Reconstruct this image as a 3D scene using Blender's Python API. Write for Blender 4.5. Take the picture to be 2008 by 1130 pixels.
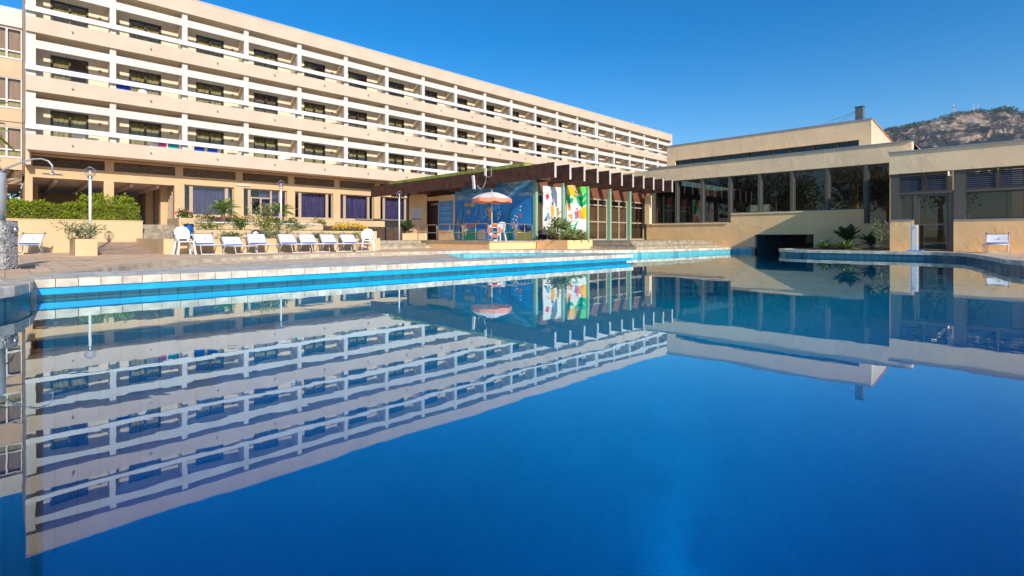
import bpy, math, random
from mathutils import Vector, Matrix, noise
from mathutils.geometry import tessellate_polygon

for o in list(bpy.data.objects):
    bpy.data.objects.remove(o, do_unlink=True)
S = bpy.context.scene
COL = S.collection
rad = math.radians
RND = random.Random(11)

# ------------------------------------------------------------------ camera
cam_d = bpy.data.cameras.new('camera')
cam_d.sensor_width = 36.0
cam_d.lens = 18.1
cam_d.shift_y = -0.0498
cam_d.clip_start = 0.05
cam_d.clip_end = 4000
cam = bpy.data.objects.new('camera', cam_d)
COL.objects.link(cam)
cam.location = (0, 0, 0.86)
cam.rotation_euler = (rad(90), 0, rad(-44.55))
S.camera = cam

# ------------------------------------------------------------------ light
SUN_TRAVEL = Vector((0.235, 1.0, -0.51)).normalized()
world = bpy.data.worlds.new('World')
S.world = world
world.use_nodes = True
wn = world.node_tree.nodes
wl = world.node_tree.links
bg = wn['Background']
sky = wn.new('ShaderNodeTexSky')
sky.sky_type = 'NISHITA'
sky.sun_disc = False
sky.sun_elevation = math.asin(-SUN_TRAVEL.z)
sky.sun_rotation = math.atan2(-SUN_TRAVEL.x, -SUN_TRAVEL.y)
sky.altitude = 100
sky.air_density = 1.0
sky.dust_density = 0.3
sky.ozone_density = 3.0
hsv = wn.new('ShaderNodeHueSaturation')
hsv.inputs['Hue'].default_value = 0.503
hsv.inputs['Saturation'].default_value = 1.47
wl.new(sky.outputs[0], hsv.inputs['Color'])
wl.new(hsv.outputs[0], bg.inputs[0])
bg.inputs[1].default_value = 0.135
sun_d = bpy.data.lights.new('sun', 'SUN')
sun_d.energy = 4.1
sun_d.angle = rad(0.5)
sun_d.color = (1.0, 0.90, 0.76)
sun = bpy.data.objects.new('sun', sun_d)
COL.objects.link(sun)
sun.rotation_euler = SUN_TRAVEL.to_track_quat('-Z', 'Y').to_euler()
sun.location = (-20, -60, 40)
S.view_settings.view_transform = 'Standard'
S.view_settings.look = 'None'
S.view_settings.exposure = 0.30
S.view_settings.gamma = 1.0
S.view_settings.use_curve_mapping = False
S.render.engine = 'CYCLES'
S.cycles.max_bounces = 10
S.cycles.transparent_max_bounces = 24

# ------------------------------------------------------------------ materials
def nmat(name):
    m = bpy.data.materials.new(name)
    m.use_nodes = True
    nt = m.node_tree
    return m, nt, nt.nodes, nt.links, nt.nodes['Principled BSDF']

def mathn(N, L, op, a, b=None):
    n = N.new('ShaderNodeMath'); n.operation = op
    for i, v in enumerate((a, b)):
        if v is None: continue
        if isinstance(v, (int, float)): n.inputs[i].default_value = v
        else: L.new(v, n.inputs[i])
    return n.outputs[0]

def mixc(N, L, fac, a, b, mode='MIX'):
    n = N.new('ShaderNodeMix'); n.data_type = 'RGBA'; n.blend_type = mode
    for sock, v in ((n.inputs[0], fac), (n.inputs[6], a), (n.inputs[7], b)):
        if isinstance(v, (int, float)): sock.default_value = v
        elif isinstance(v, tuple): sock.default_value = (*v, 1) if len(v) == 3 else v
        else: L.new(v, sock)
    return n.outputs[2]

def noisen(N, L, vec, scale, detail=4, rough=0.55):
    n = N.new('ShaderNodeTexNoise')
    n.inputs['Scale'].default_value = scale
    n.inputs['Detail'].default_value = detail
    n.inputs['Roughness'].default_value = rough
    if vec is not None: L.new(vec, n.inputs['Vector'])
    return n.outputs['Fac']

def ramp(N, L, fac, p0, p1, c0=0.0, c1=1.0):
    n = N.new('ShaderNodeMapRange')
    n.inputs[1].default_value = p0; n.inputs[2].default_value = p1
    n.inputs[3].default_value = c0; n.inputs[4].default_value = c1
    n.clamp = True
    L.new(fac, n.inputs[0])
    return n.outputs[0]

def posn(N, L, sx=1, sy=1, sz=1, local=False):
    if local:
        g = N.new('ShaderNodeTexCoord').outputs['Object']
    else:
        g = N.new('ShaderNodeNewGeometry').outputs['Position']
    mp = N.new('ShaderNodeMapping')
    mp.inputs['Scale'].default_value = (sx, sy, sz)
    L.new(g, mp.inputs['Vector'])
    return mp.outputs[0]

def bumpn(N, L, P, h, strength, dist):
    b = N.new('ShaderNodeBump')
    b.inputs['Strength'].default_value = strength
    b.inputs['Distance'].default_value = dist
    L.new(h, b.inputs['Height'])
    L.new(b.outputs[0], P.inputs['Normal'])

def plain(name, col, rough=0.6, var=0.1, scale=6, metal=0.0, bump=0.0, bscale=60, spec=0.4, rnd=0.0):
    m, nt, N, L, P = nmat(name)
    v = posn(N, L)
    f = noisen(N, L, v, scale)
    dark = tuple(c * (1 - var * 1.6) for c in col)
    lite = tuple(min(1, c * (1 + var)) for c in col)
    c = mixc(N, L, ramp(N, L, f, 0.3, 0.7), dark, lite)
    if rnd:
        oi = N.new('ShaderNodeObjectInfo')
        k = ramp(N, L, oi.outputs['Random'], 0, 1, 1 - rnd, 1 + rnd * 0.4)
        c = mixc(N, L, 1.0, c, (1, 1, 1), 'MULTIPLY')
        hs = N.new('ShaderNodeHueSaturation')
        L.new(c, hs.inputs['Color']); L.new(k, hs.inputs['Value'])
        c = hs.outputs[0]
    L.new(c, P.inputs['Base Color'])
    P.inputs['Roughness'].default_value = rough
    P.inputs['Metallic'].default_value = metal
    P.inputs['Specular IOR Level'].default_value = spec
    if bump:
        bumpn(N, L, P, noisen(N, L, v, bscale, 3), bump, 0.01)
    return m

def plaster(name, col, stain=0.25, lumps=0.0, stain_col=(0.16, 0.12, 0.08)):
    m, nt, N, L, P = nmat(name)
    v = posn(N, L)
    f1 = noisen(N, L, v, 0.9, 5)
    f2 = noisen(N, L, v, 14, 4)
    c = mixc(N, L, ramp(N, L, f1, 0.3, 0.7), tuple(x * 0.9 for x in col), tuple(min(1, x * 1.05) for x in col))
    c = mixc(N, L, ramp(N, L, f2, 0.35, 0.7, 0, 0.12), c, tuple(x * 0.7 for x in col))
    vs = posn(N, L, 2.2, 2.2, 0.22)
    s1 = noisen(N, L, vs, 1.6, 6, 0.6)
    s2 = noisen(N, L, v, 0.35, 2)
    st = mathn(N, L, 'MULTIPLY', ramp(N, L, s1, 0.56, 0.74), ramp(N, L, s2, 0.42, 0.62))
    st = mathn(N, L, 'MULTIPLY', st, stain)
    c = mixc(N, L, st, c, stain_col)
    L.new(c, P.inputs['Base Color'])
    P.inputs['Roughness'].default_value = 0.85
    P.inputs['Specular IOR Level'].default_value = 0.15
    fine = noisen(N, L, v, 55, 3)
    if lumps:
        big = ramp(N, L, noisen(N, L, v, 1.7, 6, 0.62), 0.5, 0.8)
        h = mathn(N, L, 'ADD', mathn(N, L, 'MULTIPLY', big, 6.0 * lumps), fine)
        bumpn(N, L, P, h, 0.5, 0.008)
    else:
        bumpn(N, L, P, fine, 0.25, 0.006)
    return m

def tilefloor(name, col, size, grout=(0.2, 0.15, 0.1), rough=0.45, gw=0.03, var=0.25):
    m, nt, N, L, P = nmat(name)
    v = posn(N, L)
    b = N.new('ShaderNodeTexBrick')
    b.offset = 0.0; b.squash = 1.0
    b.inputs['Scale'].default_value = 1.0
    b.inputs['Brick Width'].default_value = size
    b.inputs['Row Height'].default_value = size
    b.inputs['Mortar Size'].default_value = size * gw
    b.inputs['Mortar Smooth'].default_value = 0.2
    b.inputs['Color1'].default_value = (*[c * (1 - var) for c in col], 1)
    b.inputs['Color2'].default_value = (*[min(1, c * (1 + var * 0.5)) for c in col], 1)
    b.inputs['Mortar'].default_value = (*grout, 1)
    L.new(v, b.inputs['Vector'])
    f = noisen(N, L, v, 0.6, 5)
    c = mixc(N, L, ramp(N, L, f, 0.35, 0.7, 0, 0.22), b.outputs['Color'], tuple(x * 0.5 for x in col))
    L.new(c, P.inputs['Base Color'])
    r = ramp(N, L, noisen(N, L, v, 1.1, 3), 0.35, 0.65, rough - 0.15, rough + 0.15)
    L.new(r, P.inputs['Roughness'])
    bumpn(N, L, P, mathn(N, L, 'SUBTRACT', 1.0, b.outputs['Fac']), 0.5, 0.004)
    return m

def glass(name, tint, f0, power, body=0.0, body_col=(0.02, 0.02, 0.025), rough=0.0):
    """pane that reflects by angle and lets the rest through"""
    m, nt, N, L, P = nmat(name)
    N.remove(P)
    out = N['Material Output']
    lw = N.new('ShaderNodeLayerWeight'); lw.inputs['Blend'].default_value = 0.5
    pw = mathn(N, L, 'POWER', lw.outputs['Facing'], power)
    F = mathn(N, L, 'ADD', mathn(N, L, 'MULTIPLY', pw, 1 - f0), f0)
    tr = N.new('ShaderNodeBsdfTransparent'); tr.inputs[0].default_value = (*tint, 1)
    gl = N.new('ShaderNodeBsdfGlossy'); gl.inputs['Roughness'].default_value = rough
    gl.inputs[0].default_value = (1, 1, 1, 1)
    under = tr.outputs[0]
    if body:
        df = N.new('ShaderNodeBsdfDiffuse'); df.inputs[0].default_value = (*body_col, 1)
        mx = N.new('ShaderNodeMixShader'); mx.inputs[0].default_value = body
        L.new(tr.outputs[0], mx.inputs[1]); L.new(df.outputs[0], mx.inputs[2])
        under = mx.outputs[0]
    mix = N.new('ShaderNodeMixShader')
    L.new(F, mix.inputs[0]); L.new(under, mix.inputs[1]); L.new(gl.outputs[0], mix.inputs[2])
    L.new(mix.outputs[0], out.inputs['Surface'])
    return m, N, L, lw, gl, out

def leafmat(name, col, col2, trans=0.35, rough=0.5):
    m, nt, N, L, P = nmat(name)
    v = posn(N, L)
    f = noisen(N, L, v, 3.5, 3)
    w = N.new('ShaderNodeTexWhiteNoise'); L.new(v, w.inputs['Vector'])
    c = mixc(N, L, ramp(N, L, f, 0.35, 0.65), col, col2)
    L.new(c, P.inputs['Base Color'])
    P.inputs['Roughness'].default_value = rough
    P.inputs['Specular IOR Level'].default_value = 0.35
    tl = N.new('ShaderNodeBsdfTranslucent')
    L.new(c, tl.inputs[0])
    mx = N.new('ShaderNodeMixShader'); mx.inputs[0].default_value = trans
    out = N['Material Output']
    L.new(P.outputs[0], mx.inputs[1]); L.new(tl.outputs[0], mx.inputs[2])
    L.new(mx.outputs[0], out.inputs['Surface'])
    return m

M = {}
M['cream'] = plaster('cream plaster', (0.66, 0.525, 0.41), 0.10)
M['white_pl'] = plaster('white plaster', (0.67, 0.64, 0.60), 0.07)
M['balcony'] = plaster('balcony wall plaster', (0.80, 0.68, 0.52), 0.10)
M['yellow'] = plaster('yellow plaster', (0.66, 0.46, 0.27), 0.12)
M['garden'] = plaster('garden wall plaster', (0.66, 0.49, 0.285), 0.18)
M['tan'] = plaster('tan plaster', (0.92, 0.68, 0.42), 0.22, 0.55)
M['ochre'] = plaster('ochre plaster', (0.97, 0.63, 0.31), 0.25, 0.6)
M['tan_pale'] = plaster('pale end wall plaster', (0.66, 0.55, 0.42), 0.15)
M['stone'] = plain('rough stone', (0.22, 0.15, 0.10), 0.9, 0.3, 9, bump=0.6, bscale=30, rnd=0.45)
M['stepstone'] = plain('stone slabs', (0.42, 0.36, 0.26), 0.8, 0.28, 5, bump=0.4, bscale=30, rnd=0.3)
M['brown_metal'] = plain('dark bronze metal', (0.055, 0.042, 0.032), 0.4, 0.1, 8)
M['bronze'] = plain('tan aluminium', (0.46, 0.37, 0.27), 0.4, 0.06, 8)
M['grey_metal'] = plain('grey frame metal', (0.105, 0.096, 0.08), 0.45, 0.08, 8)
M['white'] = plain('white paint', (0.73, 0.725, 0.71), 0.35, 0.03, 5)
M['plastic'] = plain('white plastic', (0.86, 0.86, 0.87), 0.3, 0.02, 5)
M['steel'] = plain('brushed steel', (0.62, 0.63, 0.64), 0.25, 0.05, 20, metal=1.0)
M['pipe'] = plain('pale grey pipe', (0.48, 0.53, 0.58), 0.3, 0.06, 6, metal=0.2)
M['chim'] = plain('dull blue grey sheet', (0.13, 0.16, 0.17), 0.5, 0.25, 6)
M['wingpl'] = plaster('peach plaster', (0.64, 0.47, 0.32), 0.1)
M['galv'] = plain('galvanised grey', (0.42, 0.44, 0.46), 0.4, 0.1, 10, metal=0.6)
M['rail'] = plain('railing metal', (0.42, 0.36, 0.31), 0.35, 0.08, 10, metal=0.5)
M['wood'] = plain('dark brown timber', (0.105, 0.038, 0.024), 0.6, 0.35, 3, bump=0.3, bscale=25, rnd=0.2)
M['wood_red'] = plain('red brown board', (0.21, 0.075, 0.042), 0.6, 0.15, 4)
M['beam_end'] = plain('pale beam end paint', (0.62, 0.55, 0.48), 0.7, 0.15, 9)
M['roofgreen'] = plain('green roof edge', (0.33, 0.42, 0.06), 0.8, 0.3, 2.5, bump=0.2)
M['greenpost'] = plain('pale green paint', (0.25, 0.43, 0.31), 0.5, 0.1, 6)
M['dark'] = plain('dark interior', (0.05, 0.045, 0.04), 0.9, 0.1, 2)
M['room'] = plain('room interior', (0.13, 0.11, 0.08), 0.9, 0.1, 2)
M['ceil'] = plain('passage ceiling', (0.62, 0.56, 0.50), 0.8, 0.12, 1.5)
M['coping'] = plain('cream coping tile', (0.72, 0.62, 0.50), 0.45, 0.2, 7, rnd=0.24)
M['platile'] = plain('pale blue grey tile', (0.50, 0.57, 0.58), 0.35, 0.18, 4, rnd=0.22)
M['edgetile'] = plain('small tan tile', (0.60, 0.50, 0.37), 0.5, 0.15, 5, rnd=0.2)
M['blueband'] = plain('bright blue paint', (0.0, 0.38, 0.82), 0.4, 0.16, 2.2)
M['deck'] = tilefloor('deck tiles', (0.86, 0.58, 0.36), 0.3, (0.48, 0.34, 0.23), 0.6)
M['drydeck'] = tilefloor('pale terrace tiles', (0.74, 0.60, 0.45), 0.2, (0.3, 0.25, 0.2), 0.5)
M['ramp'] = tilefloor('ramp tiles', (0.54, 0.35, 0.24), 0.15, (0.22, 0.15, 0.1), 0.55)
M['soil'] = plain('soil', (0.09, 0.06, 0.04), 0.95, 0.4, 9, bump=0.7, bscale=20)
M['earth'] = plain('dry ground', (0.26, 0.22, 0.14), 0.95, 0.3, 0.4, bump=0.4, bscale=6)
M['poolwall'] = tilefloor('pool wall tiles', (0.02, 0.14, 0.20), 0.25, (0.01, 0.06, 0.09), 0.3, 0.05, 0.12)  # darker copy: the side walls' weak raking light is put into the colour
M['poolwall_lit'] = tilefloor('lit tone pool wall tiles', (0.14, 0.48, 0.56), 0.25, (0.07, 0.30, 0.36), 0.3, 0.05, 0.12)  # lighter copy of the wall tile; sun on the back wall is painted in
M['poolfloor'] = tilefloor('pool floor tiles', (0.07, 0.60, 0.66), 0.5, (0.066, 0.572, 0.632), 0.3, 0.02, 0.03)
M['blue_pl'] = plain('blue plastic', (0.01, 0.11, 0.50), 0.35, 0.05, 5)
M['black_pl'] = plain('black plastic', (0.015, 0.015, 0.018), 0.4, 0.1, 5)
M['sling'] = plain('white sling fabric', (0.84, 0.84, 0.86), 0.7, 0.04, 7)
M['sling_blue'] = plain('blue trim', (0.04, 0.11, 0.42), 0.5, 0.1, 6)
M['lounger_metal'] = plain('pale blue grey tube', (0.46, 0.50, 0.60), 0.35, 0.05, 6)
M['dark_tube'] = plain('dark slate tube', (0.10, 0.12, 0.20), 0.4, 0.05, 6)
M['mark'] = plain('faded red print', (0.55, 0.18, 0.20), 0.7, 0.1, 30)
M['mark_grey'] = plain('faded grey print', (0.35, 0.35, 0.40), 0.7, 0.1, 30)
M['orange'] = plain('orange fabric', (0.86, 0.30, 0.18), 0.7, 0.08, 8)
M['buoy'] = plain('orange buoy paint', (0.80, 0.16, 0.05), 0.4, 0.06, 8)
M['parasol'] = plain('white parasol fabric', (0.84, 0.80, 0.77), 0.8, 0.04, 4)
M['pebble'] = plain('grey pebbles', (0.36, 0.36, 0.37), 0.6, 0.3, 9, bump=0.3, bscale=30)
M['mortar'] = plain('grey mortar', (0.17, 0.165, 0.16), 0.9, 0.2, 12, bump=0.4)
M['bark'] = plain('bark', (0.16, 0.11, 0.07), 0.9, 0.3, 12, bump=0.6)
M['palmbark'] = plain('palm bark', (0.24, 0.15, 0.09), 0.9, 0.3, 14, bump=0.7)
M['hedge'] = leafmat('hedge leaves', (0.20, 0.28, 0.012), (0.38, 0.43, 0.03))
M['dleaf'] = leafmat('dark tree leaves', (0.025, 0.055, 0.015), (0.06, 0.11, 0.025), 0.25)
M['mleaf'] = leafmat('mid green leaves', (0.07, 0.13, 0.02), (0.14, 0.20, 0.04), 0.3)
M['yleaf'] = leafmat('yellow green leaves', (0.16, 0.20, 0.03), (0.30, 0.30, 0.05), 0.3)
M['gleaf'] = leafmat('grey green leaves', (0.16, 0.20, 0.10), (0.30, 0.32, 0.16), 0.2)
M['palmleaf'] = leafmat('palm fronds', (0.24, 0.36, 0.06), (0.38, 0.48, 0.12), 0.45)
M['olive'] = leafmat('dark olive fronds', (0.05, 0.09, 0.03), (0.09, 0.13, 0.045), 0.2)
M['yflower'] = plain('yellow flowers', (0.80, 0.50, 0.02), 0.7, 0.15, 20)
M['pflower'] = plain('pink flowers', (0.75, 0.12, 0.20), 0.7, 0.2, 20)
M['twig'] = plain('dry twigs', (0.30, 0.22, 0.13), 0.9, 0.2, 20)
M['rockhill'] = None

def curtain_mat(name, c1, c2):
    m, nt, N, L, P = nmat(name)
    v = posn(N, L, 1, 1, 0.08)
    f = noisen(N, L, v, 9, 2)
    c = mixc(N, L, ramp(N, L, f, 0.35, 0.65), c1, c2)
    L.new(c, P.inputs['Base Color']); P.inputs['Roughness'].default_value = 0.85
    P.inputs['Specular IOR Level'].default_value = 0.1
    return m
M['curtain'] = curtain_mat('olive curtain', (0.30, 0.30, 0.13), (0.52, 0.50, 0.27))
M['curtain_b'] = curtain_mat('grey brown curtain', (0.16, 0.13, 0.10), (0.26, 0.22, 0.17))
M['curtain_w'] = curtain_mat('beige wing blind', (0.36, 0.27, 0.21), (0.46, 0.36, 0.28))
M['curtain_v'] = curtain_mat('violet blue curtain', (0.09, 0.09, 0.22), (0.19, 0.16, 0.36))

M['pane'] = glass('balcony glass', (0.80, 0.76, 0.70), 0.04, 4.0)[0]
M['pane_g'] = glass('ground floor glass', (0.62, 0.62, 0.66), 0.06, 4.0)[0]
M['pane_c'] = glass('tinted clubhouse glass', (0.15, 0.13, 0.10), 0.06, 3.0)[0]
M['globe'] = glass('clear lamp globe', (0.93, 0.93, 0.93), 0.10, 2.6)[0]

def water_mat():
    m, N, L, lw, gl, out = glass('pool water', (0.97, 0.99, 1.0), 0.016, 3.5)
    v = posn(N, L)
    n1 = noisen(N, L, v, 1.1, 2)
    n2 = noisen(N, L, v, 5.0, 2)
    patch = ramp(N, L, noisen(N, L, v, 0.22, 2), 0.35, 0.65, 0.35, 1.7)
    h = mathn(N, L, 'ADD', n1, mathn(N, L, 'MULTIPLY', mathn(N, L, 'MULTIPLY', n2, 0.14), patch))
    b = N.new('ShaderNodeBump')
    b.inputs['Strength'].default_value = 1.0
    b.inputs['Distance'].default_value = 0.0014
    L.new(h, b.inputs['Height'])
    L.new(b.outputs[0], gl.inputs['Normal'])
    gl.inputs[0].default_value = (0.84, 0.97, 1.0, 1)
    va = N.new('ShaderNodeVolumeAbsorption')
    va.inputs['Color'].default_value = (0.0, 0.864, 0.938, 1)
    va.inputs['Density'].default_value = 1.25
    L.new(va.outputs[0], out.inputs['Volume'])
    return m
M['water'] = water_mat()

# ------------------------------------------------------------------ builders
ORG = {}
class MB:
    def __init__(self): self.v = []; self.f = []
    def add(self, vs, fs):
        o = len(self.v); self.v += [tuple(p) for p in vs]; self.f += [tuple(i + o for i in f) for f in fs]
        return self
    def box(self, x0, x1, y0, y1, z0, z1):
        x0, x1 = min(x0, x1), max(x0, x1); y0, y1 = min(y0, y1), max(y0, y1); z0, z1 = min(z0, z1), max(z0, z1)
        return self.add([(x0,y0,z0),(x1,y0,z0),(x1,y1,z0),(x0,y1,z0),(x0,y0,z1),(x1,y0,z1),(x1,y1,z1),(x0,y1,z1)],
                 [(0,3,2,1),(4,5,6,7),(0,1,5,4),(1,2,6,5),(2,3,7,6),(3,0,4,7)])
    def bar(self, p, q, w, h, up=Vector((0,0,1))):
        p, q = Vector(p), Vector(q); d = (q - p).normalized()
        if abs(d.dot(up)) > 0.98: up = Vector((0,1,0))
        s = d.cross(up).normalized(); u = s.cross(d)
        vs = []
        for e in (p, q):
            for a, b in ((-1,-1),(1,-1),(1,1),(-1,1)): vs.append(e + s*a*w/2 + u*b*h/2)
        return self.add(vs, [(3,2,1,0),(4,5,6,7),(0,1,5,4),(1,2,6,5),(2,3,7,6),(3,0,4,7)])
    def tube(self, pts, r, n=8, r2=None):
        pts = [Vector(p) for p in pts]; rings = []
        k = len(pts); prev = None
        for i, p in enumerate(pts):
            d = (pts[min(i+1,k-1)] - pts[max(i-1,0)]).normalized()
            if prev is None:
                ref = Vector((0,0,1)) if abs(d.z) < 0.9 else Vector((1,0,0))
                s = d.cross(ref).normalized()
            else:
                s = (prev - d * prev.dot(d)).normalized()
            prev = s; u = d.cross(s)
            rr = r if r2 is None else r + (r2 - r) * i / (k - 1)
            rings.append([p + (s*math.cos(a)+u*math.sin(a))*rr for a in [2*math.pi*j/n for j in range(n)]])
        vs = [q for g in rings for q in g]; fs = []
        for i in range(k-1):
            for j in range(n): fs.append((i*n+j, i*n+(j+1)%n, (i+1)*n+(j+1)%n, (i+1)*n+j))
        fs.append(tuple(reversed(range(n)))); fs.append(tuple(range((k-1)*n, k*n)))
        return self.add(vs, fs)
    def lathe(self, prof, n=16, c=(0,0,0)):
        vs = []; fs = []
        for r, z in prof:
            for j in range(n):
                a = 2*math.pi*j/n; vs.append((c[0]+r*math.cos(a), c[1]+r*math.sin(a), c[2]+z))
        k = len(prof)
        for i in range(k-1):
            for j in range(n): fs.append((i*n+j, i*n+(j+1)%n, (i+1)*n+(j+1)%n, (i+1)*n+j))
        return self.add(vs, fs)
    def prism(self, poly, z0, z1, to3=None):
        """polygon (2D) extruded from z0 to z1; to3 maps (a,b,c)->xyz"""
        to3 = to3 or (lambda a, b, c: (a, b, c))
        n = len(poly)
        vs = [to3(a, b, z0) for a, b in poly] + [to3(a, b, z1) for a, b in poly]
        tris = tessellate_polygon([[Vector((a, b, 0)) for a, b in poly]])
        fs = [tuple(t) for t in tris] + [tuple(i+n for i in t) for t in tris]
        fs += [(i, (i+1)%n, (i+1)%n+n, i+n) for i in range(n)]
        return self.add(vs, fs)
    def sheet(self, loops, z):
        vs = [Vector((a, b, z)) for lp in loops for a, b in lp]
        tris = tessellate_polygon([[Vector((a, b, 0)) for a, b in lp] for lp in loops])
        fs = []
        for t in tris:
            n = (vs[t[1]] - vs[t[0]]).cross(vs[t[2]] - vs[t[0]])
            fs.append(tuple(t) if n.z > 0 else tuple(reversed(t)))
        return self.add(vs, fs)
    def leaf(self, p, d, u, ln, w):
        d = d.normalized(); s = d.cross(u)
        if s.length < 1e-4: s = d.cross(Vector((0.3,0.5,0.8)))
        s = s.normalized()
        return self.add([p, p + d*ln*0.5 + s*w/2, p + d*ln, p + d*ln*0.5 - s*w/2], [(0,1,2,3)])
    def wall(self, axis, a0, a1, z0, z1, f, b, ops=()):
        zs = sorted(set([z0, z1] + [z for o in ops for z in (o[2], o[3]) if z0 < z < z1]))
        for i in range(len(zs)-1):
            lo, hi = zs[i], zs[i+1]; mid = (lo+hi)/2
            cut = sorted((o[0], o[1]) for o in ops if o[2] < mid < o[3])
            x = a0
            for c0, c1 in cut + [(a1, a1)]:
                if c0 > x + 1e-6:
                    if axis == 'x': self.box(x, c0, f, b, lo, hi)
                    else: self.box(f, b, x, c0, lo, hi)
                x = max(x, c1)
        return self
    def build(self, name, m, parent=None, smooth=False, local=False):
        off = Vector((0,0,0)) if local else ORG.get(parent.name, Vector((0,0,0))) if parent is not None else Vector((0,0,0))
        me = bpy.data.meshes.new(name)
        me.from_pydata([(p[0]-off.x, p[1]-off.y, p[2]-off.z) for p in self.v], [], self.f)
        if m is not None: me.materials.append(M[m] if isinstance(m, str) else m)
        if smooth: me.polygons.foreach_set('use_smooth', [True]*len(me.polygons))
        me.update()
        o = bpy.data.objects.new(name, me)
        COL.objects.link(o)
        if parent is not None: o.parent = parent; ORG[o.name] = off
        return o

def tag(o, label=None, cat=None, group=None, kind=None):
    if label: o['label'] = label
    if cat: o['category'] = cat
    if group: o['group'] = group
    if kind: o['kind'] = kind
    return o
def thing(name, loc, label, cat, group=None):
    o = bpy.data.objects.new(name, None); COL.objects.link(o)
    o.location = loc; o.empty_display_size = 0.2
    ORG[o.name] = Vector(loc)
    return tag(o, label, cat, group)
def copy_part(o, parent, dx=0, dy=0, dz=0):
    c = o.copy(); COL.objects.link(c); c.parent = parent
    c.location = (o.location.x+dx, o.location.y+dy, o.location.z+dz)
    ORG[c.name] = ORG.get(o.name, Vector((0,0,0)))
    return c
def copy_part_tree(o, parent, dx=0, dy=0, dz=0):
    c = copy_part(o, parent, dx, dy, dz)
    for ch in list(o.children): copy_part(ch, c)
    return c
def copy_tree(o, parent=None):
    c = o.copy(); COL.objects.link(c)
    if parent is not None: c.parent = parent
    for ch in list(o.children): copy_tree(ch, c)
    return c
def place(o, loc, rz=0, label=None, sc=1.0):
    o.location = loc; o.rotation_euler = (0, 0, rz); o.scale = (sc, sc, sc)
    if label: o['label'] = label
    return o
def rvec(r=RND):
    while True:
        v = Vector((r.uniform(-1,1), r.uniform(-1,1), r.uniform(-1,1)))
        if 0.05 < v.length < 1: return v.normalized()

# ------------------------------------------------------------------ pool outline
def smooth_line(pts, n=3):
    for _ in range(n):
        out = [pts[0]]
        for a, b in zip(pts, pts[1:]):
            out += [(a[0]*.75+b[0]*.25, a[1]*.75+b[1]*.25), (a[0]*.25+b[0]*.75, a[1]*.25+b[1]*.75)]
        out.append(pts[-1]); pts = out
    return pts
DECK = 0.27
LEFT = smooth_line([(-5.5,-11.0),(-5.5,-4.0),(-5.2,4.0),(-3.2,6.4),(-1.0,7.5),(-.06,8.15),(.22,9.0),(.25,9.62)], 2)
CURVE = smooth_line([(.12,9.75),(.5,10.6),(1.25,12.2),(2.4,14.1),(4.0,15.7),(5.8,16.9),(8.2,17.5),(10.5,17.45),(12.9,17.1)], 2)
BACK = smooth_line([(12.9,17.1),(14.6,16.9),(16.2,15.6),(17.6,13.9),(19.3,12.65),(21.5,12.35),(25,12.15),(29.9,12.0),(30.25,11.75),(30.3,11.3)], 2)
INLET = [(30.7,11.3),(36.0,11.3),(36.0,8.28),(30.7,8.28)]
RIGHT = smooth_line([(29.9,8.6),(28.3,8.95),(26.6,8.75),(25.75,7.9),(25.65,6.0),(25.6,3.6),(25.5,2.3),(24.6,1.7),(21.5,1.05),(16.5,.18),(15.2,-4),(14.0,-10),(10.0,-12.4),(3.2,-12.6),(-5.0,-12.2)], 2)
HOLE = LEFT + CURVE + BACK[1:] + INLET + RIGHT

ground = tag(MB().sheet([[(-1500,-1500),(3000,-1500),(3000,3000),(-1500,3000)], [(-30,-30),(46,-30),(46,40),(-30,40)]], 0.22).build('ground', 'earth'), kind='structure')
deck = tag(MB().sheet([[(-31,-31),(47,-31),(47,41),(-31,41)], HOLE], DECK).build('pool_deck', 'deck'), kind='structure')

# pool shell: walls along the outline, floor deepening towards the near end
def depth(x, y):
    w = -x*0.66 + y*0.75 + 1.1
    t = min(1, max(0, (x*0.71 + y*0.80 - 4.5 - 1.9*(1-math.exp(-0.055*w*w))) / 5.2)); t = t*t*(3-2*t)
    return -(5.0*(1-t) + 0.30*t)
mb = MB()
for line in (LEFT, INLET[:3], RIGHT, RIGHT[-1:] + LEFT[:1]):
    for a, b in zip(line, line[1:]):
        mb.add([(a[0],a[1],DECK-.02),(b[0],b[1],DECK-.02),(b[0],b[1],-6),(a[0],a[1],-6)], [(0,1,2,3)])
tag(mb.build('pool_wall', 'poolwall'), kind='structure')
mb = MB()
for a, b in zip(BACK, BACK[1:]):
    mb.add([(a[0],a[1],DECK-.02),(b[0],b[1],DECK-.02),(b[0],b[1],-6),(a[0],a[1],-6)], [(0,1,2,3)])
tag(mb.build('pool_wall', 'poolwall_lit'), kind='structure')  # sun-facing back wall takes the tile copy with sunlight in its colour
mb = MB(); nx, ny = 120, 90
for j in range(ny+1):
    for i in range(nx+1):
        x = -6.5 + 43.0*i/nx; y = -13 + 31.0*j/ny
        mb.v.append((x, y, depth(x, y)))
mb.f = [(j*(nx+1)+i, j*(nx+1)+i+1, (j+1)*(nx+1)+i+1, (j+1)*(nx+1)+i) for j in range(ny) for i in range(nx)]
tag(mb.build('pool_floor', 'poolfloor', smooth=True), kind='structure')
water = tag(MB().box(-6.6, 36.5, -13.2, 18.2, -6.5, 0.0).build('pool_water', 'water'), kind='structure')

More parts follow.
